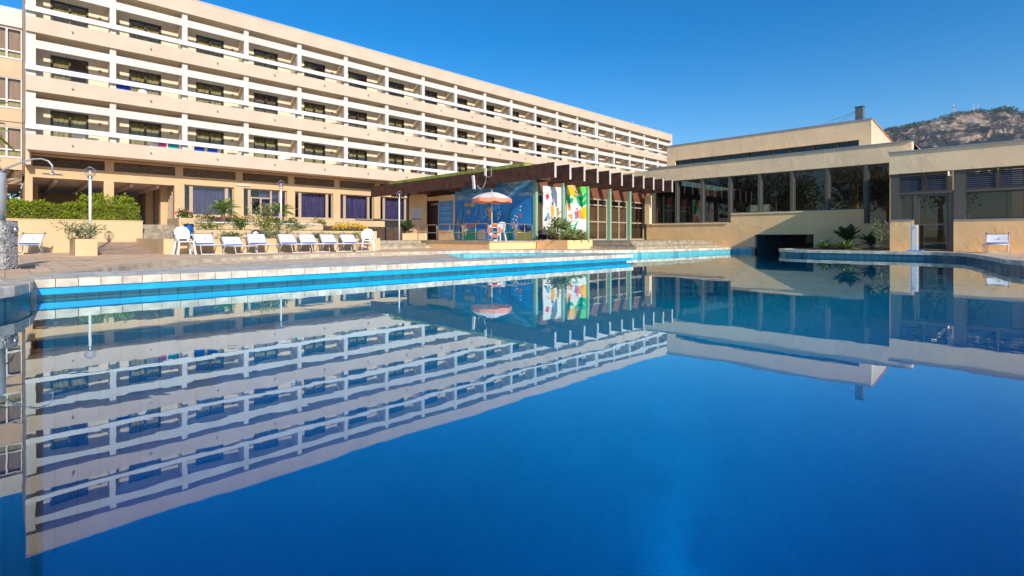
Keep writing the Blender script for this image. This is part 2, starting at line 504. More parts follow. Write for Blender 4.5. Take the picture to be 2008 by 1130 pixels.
# coping tiles along a line, one object per tile
def resample(line, step):
    out = []; acc = 0.0
    for a, b in zip(line, line[1:]):
        L_ = math.hypot(b[0]-a[0], b[1]-a[1])
        while acc <= L_:
            t = acc / max(L_, 1e-9)
            out.append((a[0]+(b[0]-a[0])*t, a[1]+(b[1]-a[1])*t, math.atan2(b[1]-a[1], b[0]-a[0])))
            acc += step
        acc -= L_
    return out
def tile_mesh(w, back, over, z0, z1, m, ch=0.008):
    # local x along the edge, -y towards the deck, +y towards the water, chamfered upper lip
    b = MB(); h = w/2
    prof = [(-back, z0), (over, z0), (over, z1-ch), (over-ch, z1), (-back+ch, z1), (-back, z1-ch)]
    n = len(prof)
    vs = [(-h, y, z) for y, z in prof] + [(h, y, z) for y, z in prof]
    fs = [tuple(range(n)), tuple(reversed(range(n, 2*n)))] + [(i, i+n, (i+1)%n+n, (i+1)%n) for i in range(n)]
    b.add(vs, fs)
    me = bpy.data.meshes.new('tile'); me.from_pydata(b.v, [], b.f); me.materials.append(M[m]); me.update()
    return me
def tile_row(parent, line, step, me, flip, z=0.0, jitter=0.0015):
    for x, y, a in resample(line, step):
        o = bpy.data.objects.new('tile', me); COL.objects.link(o); o.parent = parent
        o.location = (x, y, z + RND.uniform(-jitter, jitter)); o.rotation_euler = (0, 0, a + (math.pi if flip else 0) + RND.uniform(-.004, .004))
cop_me = tile_mesh(0.242, 0.28, 0.03, DECK-.11, DECK+.012, 'coping')
step_me = tile_mesh(0.192, 0.22, 0.02, DECK-.115, DECK+.010, 'edgetile')
pool_coping = tag(MB().box(30.32,30.68,11.33,11.95,DECK-.1,DECK+.006).build('pool_coping', 'coping'), kind='structure')
tile_row(pool_coping, [p for p in LEFT if p[1] > 6.2], 0.25, cop_me, True)
tile_row(pool_coping, BACK, 0.25, cop_me, True)
tile_row(pool_coping, [p for p in RIGHT if p[1] > -1.2], 0.25, cop_me, True)
# the low dry terrace behind the platform, with a row of small tiles round its curved rim
dry = tag(MB().sheet([CURVE + [(9.5,11.0),(.6,11.0),(.3,10.2)]], 0.165).build('sunken_terrace', 'drydeck'), kind='structure')
mb = MB()
for a, b in zip(CURVE, CURVE[1:]):
    mb.add([(a[0],a[1],DECK-.02),(b[0],b[1],DECK-.02),(b[0],b[1],.1),(a[0],a[1],.1)], [(0,1,2,3)])
a, b = (12.9,17.1), (9.5,11.0)
mb.add([(a[0],a[1],.1645),(b[0],b[1],.1645),(b[0],b[1],-3.6),(a[0],a[1],-3.6)], [(0,1,2,3)])
mb.build('rim_wall', 'edgetile', dry)
tile_row(dry, CURVE, 0.2, step_me, True)
inner = [(x+(8-x)*.085, y+(10.6-y)*.085) for x, y in CURVE[6:-2]]
lip_me = tile_mesh(0.192, 0.10, 0.10, 0.13, 0.20, 'edgetile')
tile_row(dry, inner, 0.2, lip_me, True)

# platform between the pool and the terrace
plat = MB().box(.32, 15.12, 9.78, 11.02, -5.4, .15).build('pool_platform', 'poolwall_lit')
tag(plat, kind='structure')
MB().box(.30, 15.18, 9.635, 11.09, .058, .158).build('blue_band', 'blueband', plat)
front_me = tile_mesh(0.242, 0.242, 0.0, .160, .2745, 'coping')
top_me = tile_mesh(0.242, 0.242, 0.0, .160, .2735, 'platile')
npl = 60
for i in range(npl):
    for j in range(6):
        if j > 0 and i > 47: continue
        o = bpy.data.objects.new('tile', front_me if j == 0 else top_me); COL.objects.link(o); o.parent = plat
        o.location = (.375+.25*i, 9.60+.25*j, RND.uniform(-.0012,.0012)); o.rotation_euler = (0,0,math.pi)
mb = MB()
for i in range(48, npl):
    for j in range(1, 6):
        x = .375+.25*i; y = 9.60+.25*j
        mb.box(x-.121, x+.121, y, y+.242, .160, .2735+RND.uniform(-.001,.001))
tag(mb.build('paving', 'platile', plat), kind='stuff')
MB().prism([(.05,9.62),(.31,9.60),(.31,9.80),(.12,9.85)], -.35, .155).build('corner_block', 'coping', plat)

# ------------------------------------------------------------------ hotel block
BX0, BAY = .82, 3.45
def colx(k): return BX0 + BAY*k + (.32 if k > 14 else 0)
NB = 19
XE = colx(NB) + .2
hotel = thing('hotel_block', (.74, 35.8, 1.4), 'long cream hotel block with three rows of white framed balconies above a yellow ground floor', 'hotel')
FL = [5.32, 8.32, 11.32]
def win_grid(name, parent, axis, a0, a1, z0, z1, f, depth_in, posts, fm, pm, fw=.07, transoms=(), pdepth=None):
    """frame with jambs, head, sill and posts (centre, width); one pane per light as children"""
    def bx(mb, p0, p1, q0, q1, d0, d1):
        if axis == 'x': mb.box(p0, p1, f+d0, f+d1, q0, q1)
        else: mb.box(f+d0, f+d1, p0, p1, q0, q1)
    s = 1 if depth_in > 0 else -1
    D = abs(depth_in)
    mb = MB()
    bx(mb, a0, a0+fw, z0, z1, 0, s*D); bx(mb, a1-fw, a1, z0, z1, 0, s*D)
    bx(mb, a0+fw, a1-fw, z1-fw, z1, 0, s*D); bx(mb, a0+fw, a1-fw, z0, z0+fw, 0, s*D)
    edges = [a0+fw]
    for c, w in posts:
        bx(mb, c-w/2, c+w/2, z0+fw, z1-fw, s*.004, s*(D-.004)); edges += [c-w/2, c+w/2]
    edges.append(a1-fw)
    for tz in transoms:
        for i in range(0, len(edges), 2): bx(mb, edges[i], edges[i+1], tz-.035, tz+.035, s*.008, s*(D-.008))
    fr = mb.build(name, fm, parent)
    zz = [z0+fw] + [q for t in transoms for q in (t-.035, t+.035)] + [z1-fw]
    pd = s*(D*.55 if pdepth is None else pdepth)
    for i in range(0, len(edges), 2):
        for j in range(0, len(zz), 2):
            e0, e1, q0, q1 = edges[i], edges[i+1], zz[j], zz[j+1]
            p = MB()
            if axis == 'x': p.add([(e0,f+pd,q0),(e1,f+pd,q0),(e1,f+pd,q1),(e0,f+pd,q1)], [(0,1,2,3)])
            else: p.add([(f+pd,e0,q0),(f+pd,e1,q0),(f+pd,e1,q1),(f+pd,e0,q1)], [(0,1,2,3)])
            p.build('pane', pm, fr)
    return fr
def curtain(parent, x0, x1, y, z0, z1, m, seed=0, amp=.035, axis='x'):
    r = random.Random(seed); mb = MB(); n = max(6, int((x1-x0)/.055)); ph = r.uniform(0, 6)
    for i in range(n+1):
        x = x0+(x1-x0)*i/n; dy = amp*math.sin(i*1.9+ph)+amp*.5*math.sin(i*.7)
        mb.v += [(x, y+dy, z0), (x, y+dy*.6, z1)]
    mb.f = [(2*i, 2*i+2, 2*i+3, 2*i+1) for i in range(n)]
    return mb.build('curtain', m, parent)

YB = 37.42          # balcony back wall
# body of the building behind the rooms, roof and ends
mb = MB()
mb.box(.76, XE, 39.2, 50, 4.62, 15.0)
mb.box(7.9, XE, 40.4, 50, .3, 4.62)
mb.build('rear_wall', 'cream', hotel)
MB().box(.76, XE, 35.98, 50.02, 15.02, 15.10).build('roof_slab', 'cream', hotel)
MB().box(XE+.02, XE+2.6, 37.2, 47, 1.4, 14.9).build('stair_tower', 'white_pl', hotel)
mb = MB(); mb.box(.74, XE, 35.8, 35.98, 14.32, 15.22); mb.build('roof_fascia', 'cream', hotel)
MB().box(.72, XE+.02, 35.77, 36.02, 15.222, 15.27).build('roof_coping', 'white_pl', hotel)
MB().box(.76, XE, 35.985, 39.19, 14.34, 14.52).build('roof_soffit', 'balcony', hotel)
MB().box(.745, .95, 36.6, 39.19, 4.63, 14.33).build('end_wall', 'cream', hotel)
MB().box(XE-.2, XE-.002, 36.2, 39.19, 4.63, 14.33).build('end_wall', 'cream', hotel)
for fi, zb in enumerate(FL):
    MB().box(.74, XE, 35.8, 35.95, zb, zb+.79).build('parapet', 'cream', hotel)
    MB().box(.95, XE-.2, 35.952, 39.19, zb+.03, zb+.22).build('floor_slab', 'balcony', hotel)
    MB().box(.72, XE, 35.74, 35.86, zb+1.05, zb+1.31).build('railing', 'white', hotel)
    ops = []
    for k in range(NB):
        c = (colx(k)+colx(k+1))/2
        ops.append((c-.8, c+.8, zb+.24, zb+2.42))
    MB().wall('x', .95, XE-.2, zb+.221, zb+3.02, YB, YB+.18, ops).build('wall', 'balcony', hotel)
beam_me = {}
# one column, beam, partition, window and fittings for the first bay of the first floor, then copies
zb = FL[0]
cl0 = MB().box(colx(0)-.08, colx(0)+.30, 35.955, 36.25, zb+.222, zb+3.0).build('column', 'white_pl', hotel)
for fi in (1, 2): copy_part(cl0, hotel, 0, 0, 3*fi)
cl1 = MB().box(colx(1)-.14, colx(1)+.14, 35.955, 36.25, zb+.222, zb+3.0).build('column', 'white_pl', hotel)
bm = MB().box(colx(1)+.14, colx(2)-.14, 35.96, 36.13, zb+2.24, zb+2.66).build('beam', 'white_pl', hotel)
pt = MB().box(colx(1)-.06, colx(1)+.06, 36.25, YB, zb+.222, zb+3.0).build('partition', 'balcony', hotel)
sp = MB().tube([(colx(1)+1.72, 35.80, zb+.42), (colx(1)+1.72, 35.66, zb+.40)], .045, 8).build('drain_spout', 'bronze', hotel)
c1 = (colx(1)+colx(2))/2
wf = win_grid('balcony_window', hotel, 'x', c1-.8, c1+.8, zb+.24, zb+2.42, YB+.02, .12, [(c1, .09)], 'brown_metal', 'pane', .09)
curtain(wf, c1-.72, c1+.72, YB+.24, zb+.26, zb+2.40, 'curtain', 3)
lamp = MB().lathe([(0,-.0),(.09,.0),(.09,.07),(.0,.10)], 10).build('wall_lamp', 'bronze')
lamp.data.transform(Matrix.Rotation(rad(90), 4, 'X'))
ORG.pop(lamp.name, None)
lamp.parent = hotel
def lamp_at(o, x, z): o.location = (x-.74, YB-35.8, z-1.4)
lamp_at(lamp, colx(2)-.42, zb+1.95)
var = random.Random(5)
wins = [wf]
for fi, zf in enumerate(FL):
    for k in range(NB+1):
        dx, dz = colx(k)-colx(1), 3*fi
        if k not in (0, 1) or (k == 1 and fi > 0):
            copy_part(cl1, hotel, dx, 0, dz)
        if k > 0 and k < NB and not (k == 1 and fi == 0): copy_part(pt, hotel, dx, 0, dz)
        if k == 14:
            copy_part(cl1, hotel, dx+.33, 0, dz)
        if k >= NB: continue
        if k == 0:
            MB().box(colx(0)+.30, colx(1)-.14, 35.96, 36.13, zf+2.24, zf+2.66).build('beam', 'white_pl', hotel)
        elif k == 14:
            MB().box(colx(14)+.475, colx(15)-.14, 35.96, 36.13, zf+2.24, zf+2.66).build('beam', 'white_pl', hotel)
        elif not (k == 1 and fi == 0): copy_part(bm, hotel, dx, 0, dz)
        ddx = (colx(k)+colx(k+1))/2 - c1
        if not (k == 1 and fi == 0):
            copy_part(sp, hotel, ddx, 0, dz)
            w = copy_part_tree(wf, hotel, ddx, 0, dz)
            u = var.random()
            for ch in w.children:
                if ch.name.startswith('curtain'):
                    if u < .2: ch.data = ch.data.copy(); ch.data.materials[0] = M['curtain_b']
                    elif u < .38:
                        ch.scale = (.52, 1, 1); ch.location.x += (c1-.72-.74)*.48
            wins.append(w)
            l = copy_part(lamp, hotel)
            lamp_at(l, colx(k+1)-.42 if k % 2 == 0 else colx(k)+.42, zf+1.95)

# ground floor: yellow wall with recessed stone panels, open passages and large windows
G0 = 1.4
ops = []
for k in range(NB):
    a, b = colx(k)+.22, colx(k+1)-.20
    ops.append((a, b, 4.66, 5.20))
    if k < 2: ops.append((colx(k)+.22, colx(k+1)-.24, G0-.2, 4.06))
    elif k < 9: ops.append((colx(k)+.27, colx(k+1)-.30, 2.24, 4.16))
MB().wall('x', .745, XE-.1, G0-.2, 5.318, YB, YB+.42, ops).build('ground_floor_wall', 'yellow', hotel)
MB().box(.75, 1.0, YB+.421, 50, .3, 4.0).build('passage_pier', 'yellow', hotel)
rs = random.Random(3)
for k in range(NB):
    a, b = colx(k)+.22, colx(k+1)-.20
    bb = MB().box(a-.05, b+.05, YB+.20, YB+.30, 4.62, 5.24).build('stone_panel', 'stone', hotel)
    if k > 9: continue
    st = MB()
    for row in range(5):
        z = 4.665+row*.107; x = a
        while x < b-.03:
            w_ = min(rs.uniform(.09, .34), b-x)
            st.box(x+.006, x+w_-.006, YB+.20-rs.uniform(.02,.11), YB+.199, z+.005, z+.10); x += w_
    o = st.build('stone', 'stone', bb); tag(o, kind='stuff')
MB().box(.95, 7.9, YB+.43, 50, 4.08, 4.20).build('passage_ceiling', 'ceil', hotel)
for x in (1.9, 3.35, 5.3, 6.6):
    MB().box(x, x+.16, YB+.43, 50, 3.86, 4.079).build('ceiling_beam', 'ceil', hotel)
for x, y in ((7.1, 39.3), (6.95, 43.2), (6.9, 48.5), (1.05, 43.5)):
    MB().box(x, x+.42, y, y+.42, .3, 4.078).build('pillar', 'yellow', hotel)
MB().box(7.52, 7.6, YB+.43, 50, G0, 4.079).build('panelled_wall', 'wood', hotel)
mb = MB()
for i in range(28): mb.box(7.46, 7.519, YB+.7+i*.42, YB+.82+i*.42, G0, 4.05)
tag(mb.build('timber_rib', 'bronze', hotel), kind='stuff')
MB().box(1.0, 7.5, 49.4, 49.98, 3.3, 4.078).build('rear_beam', 'yellow', hotel)
for k in range(2, 9):
    a, b = colx(k)+.27, colx(k+1)-.30
    w1, w2 = a+.42, b-.42
    if k == 3:
        posts = [(w1,.18),(w1+1.42,.12),(w2,.18)]
    else: posts = [(w1,.20),(w2,.20)]
    fr = win_grid('window', hotel, 'x', a, b, 2.24, 4.16, YB+.16, .14, posts, 'bronze', 'pane_g', .07)
    if k == 3:
        mb = MB(); d0, d1 = w1+.09, w1+1.36
        mb.box(d0, d1, YB+.15, YB+.31, 3.52, 3.60)
        mb.box(d0+.60, d0+.70, YB+.15, YB+.31, 2.31, 3.52); mb.box(d0, d0+.08, YB+.15, YB+.31, 2.31, 3.52)
        mb.box(d0+.08, d0+.60, YB+.15, YB+.31, 2.31, 2.44)
        mb.build('door_frame', 'bronze', hotel)
        curtain(fr, w1+.75, w2+.4, YB+.55, 2.2, 4.2, 'curtain_v', k)
    else:
        curtain(fr, w1-.25 if k % 2 else w1+.02, w2+.30, YB+.55, 2.2, 4.2, 'curtain_v', k, .045)
    MB().box(a-.03, b+.03, YB-.05, YB+.15, 2.17, 2.238).build('window_sill', 'yellow', hotel)
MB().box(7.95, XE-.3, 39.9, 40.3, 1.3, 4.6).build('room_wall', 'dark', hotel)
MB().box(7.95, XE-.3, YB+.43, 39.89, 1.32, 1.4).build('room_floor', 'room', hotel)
MB().box(11.0, 11.9, YB-.10, YB-.002, 4.30, 4.36).build('strip_light', 'white', hotel)
for x in (60.2, 63.6):
    MB().tube([(x, 38, 15.1), (x, 38, 16.5)], .03, 6).build('roof_mast', 'galv', hotel)

# ------------------------------------------------------------------ left wing
WY = 43.5
wing = thing('hotel_wing', (-6, WY, 0), 'lower cream hotel wing with bands of white framed glazing at the far left', 'hotel wing')
ops = []
for z0 in (5.7, 8.7, 11.7): ops.append((-13.6, .735, z0, z0+1.82))
ops += [(-13.6+i*3.6, -13.6+i*3.6+3.0, 0, 4.05) for i in range(3)]
ops += [(-2.6, -.05-.0, 0, 4.05), (.10, .735, 0, 4.05)]
ops += [(-13.6, .735, 4.42, 4.95)]
MB().wall('x', -14, .738, .25, 13.58, WY, WY+.35, ops).build('wall', 'wingpl', wing)
MB().box(-14.1, .737, WY-.12, WY+.30, 13.6, 14.72).build('roof_fascia', 'white_pl', wing)
MB().box(-14, .73, WY+.36, 54, 4.1, 13.5).build('rear_wall', 'cream', wing)
MB().box(-14, .73, WY+.31, 54, 13.6, 13.9).build('roof', 'cream', wing)
MB().box(-13.6, .735, WY+.10, WY+.20, 4.42, 4.95).build('stone_panel', 'stone', wing)
for z0 in (5.7, 8.7, 11.7):
    posts = [(-.82-1.8*i*.5, .10) for i in range(0)] + [(.06-.95*i, .085) for i in range(13, -1, -1)]
    fr = win_grid('window', wing, 'x', -13.55, .73, z0, z0+1.82, WY+.04, .12, posts, 'white', 'pane', .05, (z0+.46,))
    curtain(fr, -13.4, .70, WY+.28, z0+.05, z0+1.78, 'curtain_w', 9, .012)
    MB().box(-13.5, .72, WY+.20, WY+.26, z0+.02, z0+.44).build('lower_panel', 'curtain', fr)
    MB().box(-13.6, .735, WY-.04, WY+.05, z0-.06, z0-.002).build('window_sill', 'white_pl', wing)

# ------------------------------------------------------------------ terrace levels, garden walls, ramp
terr = MB()
terr.box(-16, 4.05, 26.25, 56, .1, 1.40)
terr.box(4.05, 6.0, 27.5, 56, .1, 1.40)
terr.box(6.0, 68, 29.2, 56, .1, 1.40)
tag(terr.build('terrace', 'ramp'), kind='structure')
rampo = MB(); rampo.add([(2.10,21,DECK-.05),(3.84,21,DECK-.05),(3.84,25.99,.66),(2.10,25.99,.66),(2.10,21,-.2),(3.84,21,-.2),(3.84,25.99,-.2),(2.10,25.99,-.2)],
   [(0,1,2,3),(0,4,5,1),(1,5,6,2),(2,6,7,3),(3,7,4,0)])
rampo = tag(rampo.build('ramp', 'ramp'), kind='structure')
def gwall(name, boxes, label, m='garden', cap=None, cat='garden wall'):
    x0, x1, y0, y1, z0, z1 = boxes[0]
    t = thing(name, ((x0+x1)/2, (y0+y1)/2, z0), label, cat)
    mb = MB()
    for b in boxes: mb.box(*b)
    mb.build('wall', m, t)
    return t
w = gwall('garden_wall', [(-16, 4.07, 26.0, 26.24, .2, 1.50)], 'long plain yellow wall under the clipped hedge at the left')
MB().box(-16, 4.09, 25.98, 26.26, 1.502, 1.535).build('coping', 'garden', w)
w = gwall('planter_wall', [(3.84, 12.1, 20.8, 21.0, .2, .80), (3.84, 4.02, 21.002, 25.9, .2, .80), (11.92, 12.1, 21.002, 24.4, .2, .80)], 'low yellow planter wall right behind the row of white loungers', cat='planter wall')
MB().box(4.02, 11.92, 21.0, 23.35, .2, .76).build('soil', 'soil', w)
w = gwall('planter_wall', [(5.2, 13.4, 23.36, 23.56, .2, 1.15)], 'middle yellow planter wall, between the lounger wall and the white capped one', cat='planter wall')
MB().box(5.2, 13.4, 23.56, 26.4, .2, 1.10).build('soil', 'soil', w)
w = gwall('planter_wall', [(6.02, 12.0, 26.45, 26.65, .2, 1.50)], 'yellow planter wall with a white stone cap in front of the small palms', cat='planter wall')
MB().box(6.0, 11.9, 26.40, 26.72, 1.503, 1.56).build('coping', 'white', w)
MB().box(6.12, 17, 26.65, 28.98, .2, 1.45).build('soil', 'soil', w)
w = gwall('planter_wall', [(6.12, 17.2, 29.0, 29.2, .2, 1.86)], 'uppermost yellow planter wall below the ground floor windows', cat='planter wall')
MB().box(6.12, 17.2, 29.2, 31.0, .2, 1.78).build('soil', 'soil', w)
MB().box(13.0, 14.2, 28.7, 28.999, 1.50, 1.74).build('step_box', 'garden', w)
w = gwall('planter_box', [(5.42, 6.1, 26.3, 28.6, .2, 1.70)], 'square yellow planter box of pink flowers beside the stone steps', cat='planter')
w = gwall('planter_box', [(1.55, 2.09, 20.9, 22.9, .2, .80)], 'yellow planter box holding a lamp post at the foot of the ramp', cat='planter')
MB().box(1.60, 2.04, 20.95, 22.85, .79, .82).build('soil', 'soil', w)
w = gwall('planter_wall', [(14.2, 19.6, 28.0, 28.2, .2, 1.10)], 'shaded low planter wall behind the lamp post under the pavilion eaves', cat='planter wall')
MB().box(14.2, 19.6, 28.2, 29.0, .2, 1.05).build('soil', 'soil', w)

def stairs(name, label, treads, m='stepstone'):
    x0, x1, y0, y1, z0, z1 = treads[0]
    t = thing(name, ((x0+x1)/2, y0, z0), label, 'steps')
    for b in treads: MB().box(*b).build('step', m, t)
    return t
stairs('stone_steps', 'stone steps climbing to the dark passage beside the hedge wall', [(4.10, 5.40, 26.0+.32*i, 27.49, .2 if i == 0 else .66+.185*i+.001, .66+.185*(i+1)) for i in range(4)])
tag(MB().box(3.86, 5.45, 23.5, 25.99, .2, .66).build('landing', 'ramp'), kind='structure')
stairs('stone_steps', 'short stone steps rising between the lounger wall and the pavilion terrace', [(12.12, 16.25, 22.7+.45*i, 24.5, (.2 if i == 0 else DECK+.133*i+.001), DECK+.133*(i+1)) for i in range(3)])
tag(MB().box(12.12, 19.8, 24.501, 35.6, .2, .668).build('walkway', 'ramp'), kind='structure')

# ------------------------------------------------------------------ pavilion (mural hut with timber pergola)
PZ = .67
PX, PY = 19.84, 18.4
pav = thing('pavilion', (25, 20, .2), 'low pavilion with dark timber beams, green posts and a painted undersea wall', 'pavilion')
mb = MB()
mb.box(16.3, 19.5, 18.07, 24.5, .15, PZ-.06)
mb.box(19.5, 30.69, 18.07, 34.0, .15, PZ-.06)
mb.build('terrace_base', 'ochre', pav)
MB().box(16.24, 30.68, 18.01, 24.56, PZ-.058, PZ).build('terrace_paving', 'stepstone', pav)
MB().box(19.5, 30.68, 24.561, 34.0, PZ-.058, PZ-.004).build('floor', 'ramp', pav)
mb = MB(); mb.box(19.5, 21.5, 15.95, 16.1, .15, .70); mb.box(19.5, 19.65, 16.1, 18.0, .15, .70); mb.box(21.35, 21.5, 16.1, 18.0, .15, .70)
pl = thing('planter_box', (20.5, 16, .2), 'cream planter box of spiky agaves in front of the painted panels', 'planter')
mb.build('wall', 'ochre', pl); MB().box(19.65, 21.35, 16.1, 18.0, .15, .64).build('soil', 'soil', pl)
# west wall: mural, tan panels, doorway
mural = MB().box(PX-.06, PX+.04, 18.52, 25.11, PZ, 3.86).build('mural', None, pav)
def mural_mat():
    m, nt, N, L, P = nmat('blue mural paint')
    v = posn(N, L)
    sx = N.new('ShaderNodeSeparateXYZ'); L.new(v, sx.inputs[0])
    f = noisen(N, L, v, 1.3, 4)
    c = mixc(N, L, ramp(N, L, f, 0.3, 0.7), (0.0, 0.17, 0.54), (0.01, 0.30, 0.72))
    up = ramp(N, L, sx.outputs[2], 3.02, 3.06)
    cl = ramp(N, L, noisen(N, L, posn(N, L, 1, .6, 2.4), 2.0, 5), 0.45, 0.7)
    skyc = mixc(N, L, cl, (0.03, 0.25, 0.55), (0.55, 0.65, 0.70))
    c = mixc(N, L, up, c, skyc)
    L.new(c, P.inputs['Base Color']); P.inputs['Roughness'].default_value = 0.55
    return m
mural.data.materials.append(mural_mat())
MB().box(PX-.07, PX+.05, 18.44, 18.519, PZ, 3.2).build('mural_edge', plain('light blue paint', (.10,.42,.75), .5), pav)
def paint(name, polys, col, layer=1, m=None):
    x = PX-.06; m = plain(name+' paint', col, .6, .12, 9)
    for p in polys: MB().prism(p, x-.004*layer, x-.0005-.004*(layer-1), lambda a, b, c: (c, a, b)).build(name, m, mural)
def blob(y, z, ry, rz, n=12, wob=.12, seed=0):
    r = random.Random(seed)
    return [(y+ry*math.cos(2*math.pi*i/n)*(1+r.uniform(-wob,wob)), z+rz*math.sin(2*math.pi*i/n)*(1+r.uniform(-wob,wob))) for i in range(n)]
def band(pts, w0, w1):
    up, dn = [], []
    k = len(pts)
    for i, (y, z) in enumerate(pts):
        a = pts[max(i-1,0)]; b = pts[min(i+1,k-1)]; ty, tz = b[0]-a[0], b[1]-a[1]; l = math.hypot(ty,tz) or 1
        w = w0+(w1-w0)*i/(k-1); up.append((y-tz/l*w, z+ty/l*w)); dn.append((y+tz/l*w, z-ty/l*w))
    return up + dn[::-1]
G1 = (.0, .20, .10)
weeds = []
for y, z1, s in ((25.0,2.7,0),(24.42,2.95,1),(24.7,2.0,2),(24.1,1.8,3),(21.45,2.5,4),(20.95,2.1,5),(20.3,2.5,6),(20.05,1.9,7)):
    weeds.append(band([(y+.12*math.sin(t*5+s), .70+(z1-.7)*t) for t in [i/8 for i in range(9)]], .11, .02))
paint('painted_seaweed', weeds, G1)
paint('painted_bush', [[(24.29,.7),(24.2,1.15),(23.9,1.25),(23.6,1.18),(23.3,1.36),(23.03,1.3),(22.97,.7)]], (.02,.22,.12), 2)
paint('painted_rock', [[(23.03,.71),(22.95,1.2),(22.6,1.32),(22.31,1.3),(22.2,.71)]], (.42,.33,.27), 2)
paint('painted_rock', [[(19.93,.7),(19.85,1.16),(19.61,1.31),(19.31,1.2),(19.01,1.37),(18.66,1.22),(18.59,.71)]], (.40,.38,.12), 2)
paint('painted_spire', [[(19.5,1.25),(19.45,1.5),(19.35,1.32),(19.22,1.62),(19.12,1.38),(19.0,1.55),(18.85,1.32),(18.75,1.42),(18.66,1.2),(19.1,1.1)]], (.03,.04,.10), 3)
paint('painted_seahorse', [[(21.96,2.62),(21.80,2.55),(21.76,2.40),(21.83,2.30),(21.73,2.18),(21.80,2.03),(21.84,1.84),(21.97,1.74),(22.05,1.82),(21.97,1.84),(21.95,1.98),(22.04,2.11),(21.97,2.28),(22.02,2.42),(22.26,2.41),(22.27,2.46),(22.05,2.52)]], (.80,.38,.02), 3)
for i, (y, z, s) in enumerate([(23.95,2.80,.17),(23.40,2.78,.22),(23.78,2.36,.15),(22.38,2.80,.12),(22.05,2.83,.12)]):
    paint('painted_fish', [[(y-s,z),(y-s*.6,z+s*.6),(y-s*.1,z+s*.75),(y+s*.3,z+s*1.1),(y+s*.45,z+s*.55),(y+s*.85,z+s*.15),(y+s*1.5,z+s*.7),(y+s*1.35,z),(y+s*1.4,z-s*.7),(y+s*.85,z-s*.15),(y+s*.3,z-s*.65),(y-s*.5,z-s*.6)]], (.72,.40,.05) if i != 1 else (.62,.52,.25), 2)
paint('painted_fish', [blob(19.43,2.03,.10,.13,10,.1,7)], (.70,.15,.10), 2)
paint('painted_ribbon_fish', [band([(24.0,1.50),(23.6,1.43),(23.2,1.60),(22.95,1.62),(22.80,1.84)], .05, .07)], (.85,.30,.06), 3)
paint('painted_ribbon_fish', [band([(24.05,1.62),(23.7,1.52),(23.4,1.62)], .04, .05)], (.78,.10,.30), 4)
paint('painted_coral', [[(24.30,1.93),(24.22,1.6),(24.0,1.75),(24.02,1.45),(23.8,1.30),(24.0,1.2),(24.05,.9),(24.15,1.15),(24.45,1.2),(24.3,1.45)]], (.72,.62,.40), 3)
paint('painted_coral', [band([(24.75,.75),(24.7,1.3),(24.8,1.7),(24.7,2.05)], .07, .04), band([(24.72,1.3),(24.45,1.6)], .05, .03)], (.60,.22,.35), 3)
paint('painted_coral', [band([(19.8,.75),(19.95,1.2),(19.85,1.6)], .06, .03), band([(19.93,1.2),(20.1,1.6)], .05, .03), band([(19.9,1.3),(19.65,1.7)], .05, .03)], (.75,.45,.55), 3)
paint('painted_bubble', [blob(y, z, .055, .055, 9, 0) for y, z in [(21.11,2.5),(21.06,2.27),(21.2,2.16),(21.14,1.97),(21.0,2.12),(21.2,1.85),(22.3,2.3),(22.2,2.15),(22.35,2.0),(19.85,2.01),(19.98,1.83),(19.77,1.79),(19.95,1.65),(19.7,1.95),(19.45,2.3),(19.42,2.5)]], (.75,.72,.80), 2)
paint('painted_ray', [[(22.95,3.0),(22.86,3.0),(23.1,2.2),(23.3,2.1)], [(22.75,3.0),(22.70,3.0),(22.45,1.85),(22.65,1.8)]], (.10,.42,.75), 1)
paint('painted_star', [[(22.1+.18*math.cos(a)*(1 if i%2 else .4), 1.55+.22*math.sin(a)*(1 if i%2 else .4)) for i, a in enumerate([math.pi*2*j/10 for j in range(10)])]], (.50,.30,.15), 3)
# tan panels and doorway
MB().box(PX-.04, PX+.10, 25.12, 26.82, PZ, 3.5).build('wall_panel', 'ochre', pav)
MB().box(PX-.04, PX+.10, 28.3, 30.2, PZ, 3.7).build('wall_panel', 'ochre', pav)
MB().box(PX+.5, PX+.6, 26.4, 28.7, PZ, 3.86).build('door_recess', 'wood', pav)
MB().box(PX+.42, PX+.499, 27.45, 27.53, PZ, 3.1).build('door_post', 'bronze', pav)
MB().box(PX+.42, PX+.499, 26.83, 28.29, 2.98, 3.08).build('door_head', 'bronze', pav)
MB().box(PX+.105, PX+.49, 26.83, 28.29, 3.25, 3.5).build('door_header', 'ochre', pav)
sg = MB().box(PX-.07, PX-.042, 25.35, 26.75, 1.30, 3.12).build('blue_board', plain('blue board print', (.03,.28,.60), .4, .08, 4), pav)
mb = MB()
for i, (z, a, b) in enumerate([(2.98,.35,.9),(2.72,.15,1.25),(2.6,.2,1.1),(2.38,.12,1.28),(2.28,.3,1.0),(2.06,.12,1.2),(1.95,.2,1.15),(1.72,.15,1.22)]):
    mb.box(PX-.074, PX-.0705, 25.35+a, 25.35+b, z-.03, z+.01)
mb.build('printed_row', plain('pale blue print', (.25,.55,.75), .5), sg)
MB().box(PX-.075, PX-.0705, 25.85, 26.2, 2.84, 2.93).build('printed_badge', 'mark', sg)
MB().box(PX-.075, PX-.0705, 26.0, 26.2, 1.45, 1.56).build('printed_badge', 'mark', sg)
sg = MB().box(PX-.07, PX-.042, 28.75, 29.85, 2.02, 2.82).build('white_notice', 'white', pav)
mb = MB()
for i in range(7): mb.box(PX-.074, PX-.0705, 28.85+.1*(i % 3), 29.75-.06*(i % 2), 2.68-i*.075, 2.70-i*.075)
mb.build('printed_row', 'mark_grey', sg)
